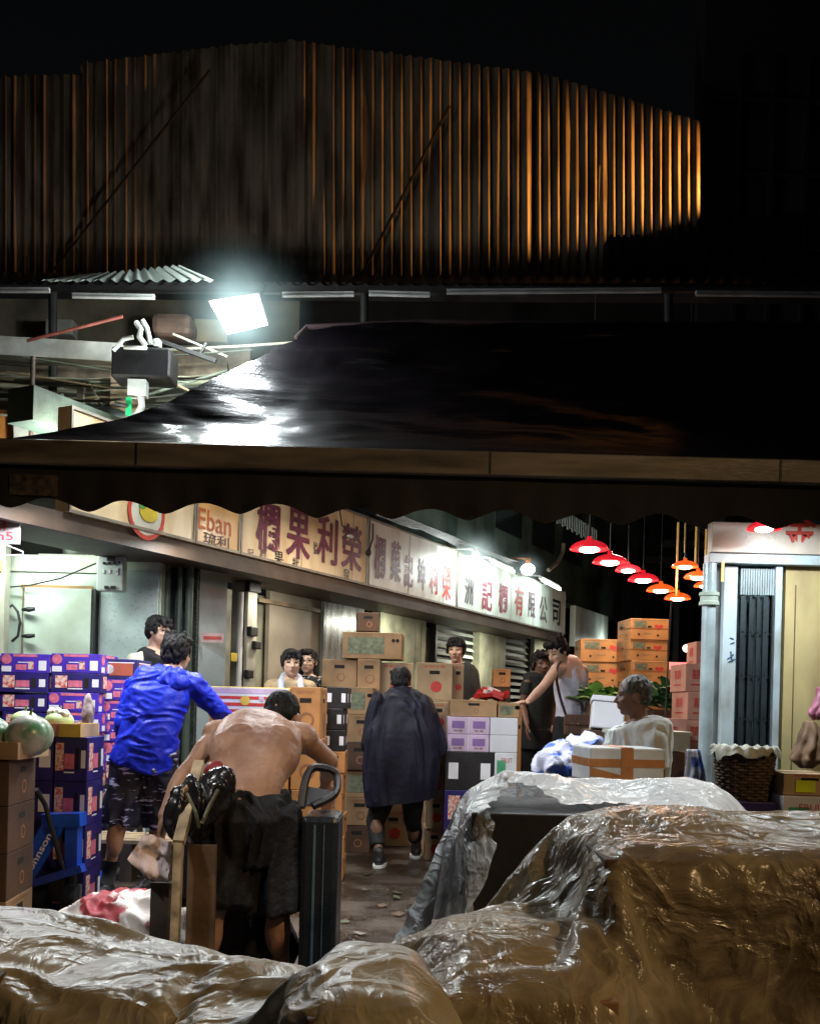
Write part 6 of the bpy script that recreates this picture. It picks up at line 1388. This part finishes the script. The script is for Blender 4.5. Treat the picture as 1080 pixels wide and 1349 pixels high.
# ================================================================== FILM-WRAPPED GOODS IN THE FOREGROUND
def film_mat(name, c, a0, a1, rough=.3, wr=1.0, sc_=5, c2=None, hk=.16):
    """thin crumpled sheet: part see-through, part milky, letting light through, with a thin gloss"""
    m = bpy.data.materials.new(name); m.use_nodes = True; nt = m.node_tree; N = nt.nodes; L = nt.links; N.remove(N['Principled BSDF'])
    def math_(op, x, y=None, clamp=False):
        n = N.new('ShaderNodeMath'); n.operation = op; n.use_clamp = clamp
        for k, v in enumerate((x, y)):
            if v is None: continue
            if isinstance(v, (int, float)): n.inputs[k].default_value = v
            else: L.new(v, n.inputs[k])
        return n.outputs[0]
    tc = N.new('ShaderNodeTexCoord'); co_ = tc.outputs['Object']
    dn = N.new('ShaderNodeTexNoise'); dn.inputs['Scale'].default_value = 2.2; dn.inputs['Detail'].default_value = 3; L.new(co_, dn.inputs[0])
    vm = N.new('ShaderNodeVectorMath'); vm.operation = 'MULTIPLY_ADD'; L.new(dn.outputs['Color'], vm.inputs[0]); vm.inputs[1].default_value = (.5, .5, .5); L.new(co_, vm.inputs[2])
    hs_ = []
    for k, (q, w_, rot, st) in enumerate(((sc_, 1, (.2, .3, .5), (1, .3, .8)), (sc_*1.7, .6, (.6, -.4, -.7), (.35, 1, .7)), (sc_*6, .13, (0, 0, .2), (1, .5, 1)))):
        mp = N.new('ShaderNodeMapping'); mp.inputs['Scale'].default_value = st; mp.inputs['Rotation'].default_value = rot; L.new(vm.outputs[0], mp.inputs[0])
        n = N.new('ShaderNodeTexNoise'); n.inputs['Scale'].default_value = q; n.inputs['Detail'].default_value = 3.5; n.inputs['Roughness'].default_value = .6; L.new(mp.outputs[0], n.inputs[0])
        r = math_('SUBTRACT', 1, math_('MULTIPLY', math_('ABSOLUTE', math_('SUBTRACT', n.outputs[0], .5)), 11), True); hs_.append(math_('MULTIPLY', r, w_))
    h = math_('ADD', math_('ADD', hs_[0], hs_[1]), hs_[2])
    bp = N.new('ShaderNodeBump'); bp.inputs['Strength'].default_value = .6*wr; bp.inputs['Distance'].default_value = .010; L.new(h, bp.inputs['Height'])
    rp_ = N.new('ShaderNodeValToRGB'); rp_.color_ramp.elements[0].position = .3; rp_.color_ramp.elements[1].position = .7
    rp_.color_ramp.elements[0].color = (*(c2 or [x*.6 for x in c]), 1); rp_.color_ramp.elements[1].color = (*c, 1); L.new(dn.outputs[0], rp_.inputs[0])
    di = N.new('ShaderNodeBsdfDiffuse'); tr = N.new('ShaderNodeBsdfTranslucent'); gl_ = N.new('ShaderNodeBsdfGlossy'); tp_ = N.new('ShaderNodeBsdfTransparent')
    for s_ in (di, tr): L.new(rp_.outputs[0], s_.inputs[0]); L.new(bp.outputs[0], s_.inputs['Normal'])
    L.new(bp.outputs[0], gl_.inputs['Normal']); gl_.inputs['Roughness'].default_value = rough; gl_.inputs[0].default_value = (.9, .9, .9, 1)
    m1 = N.new('ShaderNodeMixShader'); m1.inputs[0].default_value = .4; L.new(di.outputs[0], m1.inputs[1]); L.new(tr.outputs[0], m1.inputs[2])
    n = N.new('ShaderNodeTexNoise'); n.inputs['Scale'].default_value = 2.6; n.inputs['Detail'].default_value = 4; L.new(co_, n.inputs[0])
    mr = N.new('ShaderNodeMapRange'); mr.inputs[1].default_value = .38; mr.inputs[2].default_value = .64; mr.inputs[3].default_value = a0; mr.inputs[4].default_value = a1; L.new(n.outputs[0], mr.inputs[0])
    lw = N.new('ShaderNodeLayerWeight'); lw.inputs[0].default_value = .3
    a = math_('ADD', math_('ADD', mr.outputs[0], math_('MULTIPLY', h, hk)), math_('MULTIPLY', lw.outputs['Facing'], .5), True)
    m2 = N.new('ShaderNodeMixShader'); L.new(a, m2.inputs[0]); L.new(tp_.outputs[0], m2.inputs[1]); L.new(m1.outputs[0], m2.inputs[2])
    fr = N.new('ShaderNodeFresnel'); fr.inputs[0].default_value = 1.45; L.new(bp.outputs[0], fr.inputs['Normal'])
    m3 = N.new('ShaderNodeMixShader'); L.new(math_('MULTIPLY', fr.outputs[0], .55), m3.inputs[0]); L.new(m2.outputs[0], m3.inputs[1]); L.new(gl_.outputs[0], m3.inputs[2])
    L.new(m3.outputs[0], N['Material Output'].inputs['Surface']); return m
def drape(name, boxes, x0, x1, y0, y1, z, nx, ny, m, frames=42, wav=.04, tilt=0, seed=1, keep=None, amp=1, humps=()):
    cs = []
    for (a, b, c, d, e, f) in boxes:
        o = MB().box(a, b, c, d, e, f, ch=min(.07, (b-a)*.3)).build('support', BLK); o.modifiers.new('c', 'COLLISION'); o.collision.thickness_outer = .006; o.collision.cloth_friction = 12; cs.append(o)
    for (c, r) in humps:
        o = MB().ell(c, r, n=20, m=14).build('support', BLK); o.modifiers.new('c', 'COLLISION'); o.collision.thickness_outer = .006; o.collision.cloth_friction = 12; cs.append(o)
    rnd = random.Random(seed); vs = []
    for j in range(ny+1):
        for i in range(nx+1):
            x = x0+(x1-x0)*i/nx; y = y0+(y1-y0)*j/ny
            q = Vector((x*2.2, y*2.2, seed)); vs.append((x+.03*noise.noise(q*2), y+.03*noise.noise(q*2+Vector((9, 0, 0))), z+tilt*(x-x0)+wav*noise.noise(q*1.5)+.012*noise.noise(q*5)))
    fs = [(j*(nx+1)+i, j*(nx+1)+i+1, (j+1)*(nx+1)+i+1, (j+1)*(nx+1)+i) for j in range(ny) for i in range(nx) if keep is None or keep(x0+(x1-x0)*i/nx, y0+(y1-y0)*j/ny)]
    used = sorted({i for f in fs for i in f}); ix = {a: k for k, a in enumerate(used)}; vs = [vs[a] for a in used]; fs = [tuple(ix[i] for i in f) for f in fs]
    o = MB().add(vs, fs).build(name, m, smooth=True)
    md = o.modifiers.new('cl', 'CLOTH'); s = md.settings; s.quality = 5; s.mass = .12; s.tension_stiffness = 30; s.compression_stiffness = 30; s.shear_stiffness = 12; s.bending_stiffness = .5; s.air_damping = 1.5; s.shrink_min = -.10
    md.collision_settings.distance_min = .006; md.point_cache.frame_start = 1; md.point_cache.frame_end = frames
    for fr_ in range(1, frames+1): sc.frame_set(fr_)
    su = o.modifiers.new('s', 'SUBSURF'); su.levels = 2; su.render_levels = 2
    me = bpy.data.meshes.new_from_object(o.evaluated_get(bpy.context.evaluated_depsgraph_get())); o.modifiers.clear(); old = o.data; o.data = me; bpy.data.meshes.remove(old)
    for c in cs: bpy.data.objects.remove(c)
    sc.frame_set(1)
    nr = [v.normal.copy() for v in me.vertices]
    for v, nn in zip(me.vertices, nr):
        q = v.co*5.5+Vector((seed, 0, 0)); w_ = noise.noise_vector(q*.5); a = 1-2*abs(noise.noise(q+w_*1.5)); b_ = 1-2*abs(noise.noise(q*2.6+w_*2)); v.co += nn*amp*(.012*a*abs(a)+.004*b_*abs(b_))
    me.polygons.foreach_set('use_smooth', [True]*len(me.polygons)); me.update(); return o
# right, nearest: brown cartons under a yellowish film
FILM_Y = film_mat('film_amber_light', (.58, .50, .34), .0, .32, .24, sc_=5.5, wr=1, hk=.34)
FILM_W = film_mat('film_clear_white', (.72, .74, .74), .35, .85, .26, sc_=5.5, hk=.25)
FILM_O = film_mat('film_dusty', (.56, .50, .36), .5, .85, .34, sc_=4, wr=.8, c2=(.32, .28, .2), hk=.2)
gF = 'cartons wrapped in the foreground'
def fcart(x0, x1, y0, y1, z0, z1, kind, label): return carton(kind, x1-x0, y1-y0, z1-z0, (x0+x1)/2, (y0+y1)/2, z0, random.uniform(-.01, .01), label, gF)
R1 = [(.40, 1.30, 1.95, 2.6, 0, 1.0)]
fcart(.40, .86, 1.97, 2.58, .48, .955, 'kraftdark', 'big brown carton under yellow film at the right, left one of the upper pair'); fcart(.865, 1.30, 1.97, 2.58, .48, .955, 'kraftdark', 'big brown carton under yellow film at the right edge, upper one')
fcart(.40, .86, 1.97, 2.58, 0, .48, 'kraftdark', 'lower brown carton under the yellow film, left one'); fcart(.865, 1.30, 1.97, 2.58, 0, .48, 'kraftdark', 'lower brown carton under the yellow film, right one')
f1 = drape('plastic_film', [(.40, 1.30, 1.95, 2.6, 0, .965), (.05, .38, 1.65, 2.3, 0, .77), (-.12, .05, 1.6, 2.2, 0, .69)], -.15, 1.55, 1.45, 2.95, 1.06, 74, 66, FILM_Y, seed=3, amp=.3, humps=[((.62, 2.35, .93), (.26, .24, .085)), ((1.1, 2.4, .93), (.25, .25, .075)), ((.2, 2.0, .76), (.15, .2, .05))])
tag(f1, 'yellowish plastic film draped over the brown cartons at the lower right', 'plastic film')
for i, (a, b, c, d, e) in enumerate([(.06, .37, 1.67, 2.28, .76), (-.11, .045, 1.62, 2.18, .68)]): fcart(a, b, c, d, 0, e, 'kraft', ['brown carton under the film in the lower middle', 'narrow brown carton under the film left of the lower middle'][i])
# middle: black cartons under silvery film, open in front
fcart(.20, .60, 3.02, 3.6, .36, .93, 'plainblack', 'black carton under silvery film in the middle, upper left'); fcart(.605, 1.0, 3.02, 3.6, .36, .93, 'plainblack', 'black carton under silvery film in the middle, upper right'); fcart(.06, .60, 2.97, 3.6, 0, .35, 'plainblack', 'black carton under silvery film, lower left'); fcart(.605, 1.05, 2.97, 3.6, 0, .35, 'plainblack', 'black carton under silvery film, lower right')
f2 = drape('plastic_film', [(.19, 1.02, 3.0, 3.62, .36, .94), (.05, 1.06, 2.95, 3.62, 0, .36)], -.42, 1.3, 2.80, 4.1, 1.0, 78, 58, FILM_W, seed=8, wav=.08, keep=lambda x, y: y > 2.955+.045*math.sin(x*17) or x < .25+.06*math.sin(y*20) or (x > .95 and y > 2.9), amp=.5, humps=[((.42, 3.35, .92), (.22, .24, .10)), ((.92, 3.4, .90), (.17, .2, .11))])
tag(f2, 'silvery clear plastic film thrown over the black cartons in the middle', 'plastic film')
# left, nearest: long low pile under dusty film
for i, (a, b, c, d, e) in enumerate([(-1.3, -.72, 1.75, 2.25, .76), (-.70, -.40, 1.72, 2.2, .70), (-.39, -.15, 1.6, 2.1, .69), (-.135, .03, 1.38, 1.75, .82)]):
    fcart(a, b, c, d, 0, e-.01, 'kraftdark', ['brown carton under dusty film at the lower left corner', 'second brown carton under dusty film from the left', 'low brown carton under the dusty film dip', 'small upright carton under the bright film corner at the bottom'][i])
f3 = drape('plastic_film', [(-1.4, -.72, 1.73, 2.27, 0, .765), (-.72, -.38, 1.70, 2.22, 0, .705), (-.40, -.15, 1.55, 2.12, 0, .695), (-.14, .035, 1.37, 1.76, 0, .825)], -1.55, .15, 1.2, 2.45, .92, 76, 56, FILM_O, seed=5, wav=.09, amp=.35)
tag(f3, 'dusty olive plastic film spread over the low pile at the lower left', 'plastic film')
# film over the right trolley case
D = 3.9; a = P(397, 1076, D); b = P(446, 1076, D)
f4 = drape('film_cover', [(a.x-.003, b.x+.003, D-.003, D+.303, .02, a.z+.003)], a.x-.02, b.x+.27, D-.07, D+.42, a.z+.05, 26, 26, FILM_W, seed=11, wav=.02, frames=36)
rel(f4, rt)

# ================================================================== LIGHT
light('SPOT', (-2.4, 1.9, 3.7), 240, (1, .95, .92), .15, aim=(-.95, 4.2, .7), spot=38, blend=.8)  # added unseen front fill for the paper sheet and left trolley
# assumed warm street lamp, unseen, behind and to the right of the viewer
light('SPOT', (4.6, -1.5, 5.2), 820, (1, .64, .3), .10, aim=(-.3, 2.4, 1.0), spot=78, blend=1)
light('SPOT', (4.3, 8.45, 6.25), 2900, (1, .42, .08), .03, aim=(1.3, 9.0, 6.2), spot=30, blend=.9)  # assumed orange lamp out of view, grazing the corrugated ribs from the right
light('SPOT', (-2.5, 3.5, 9.5), 9, (1, .62, .4), .3, aim=(-.6, 9, 6.1), spot=50, blend=.8)  # added weak frontal fill that keeps the corrugated ribs visible
light('SPOT', (-.3, 3.6, 4.5), 140, (.93, .96, 1), .12, aim=(-.45, 4.75, 0), spot=34, blend=.8)  # added overhead fill out of view, brightening the bending man
light('SPOT', (1.2, 3.2, 4.4), 680, (.9, .96, 1), .12, aim=(.6, 3.75, 0), spot=40, blend=.7)  # another added fill above the frame, whitening the silvery film
# assumed white market lights, bare and without fittings, behind the valance and farther back
for i, (x, y, z, e, c) in enumerate([(-2.2, 6.0, 2.45, 50, (.92, .93, 1)), (-.7, 5.7, 2.45, 34, (.95, .97, 1)), (.9, 5.9, 2.45, 32, (.92, .97, 1)), (2.3, 5.75, 2.42, 26, (.85, .95, 1)), (-.3, 8.6, 2.9, 34, (1, .9, .78)), (2.2, 10.3, 3.0, 42, (1, .86, .7)), (-1.6, 7.4, 2.45, 26, (.95, .98, 1))]):
    light('AREA', (x, y, z), e, c, .35, .12, aim=(x*.95, y+.25, 0))
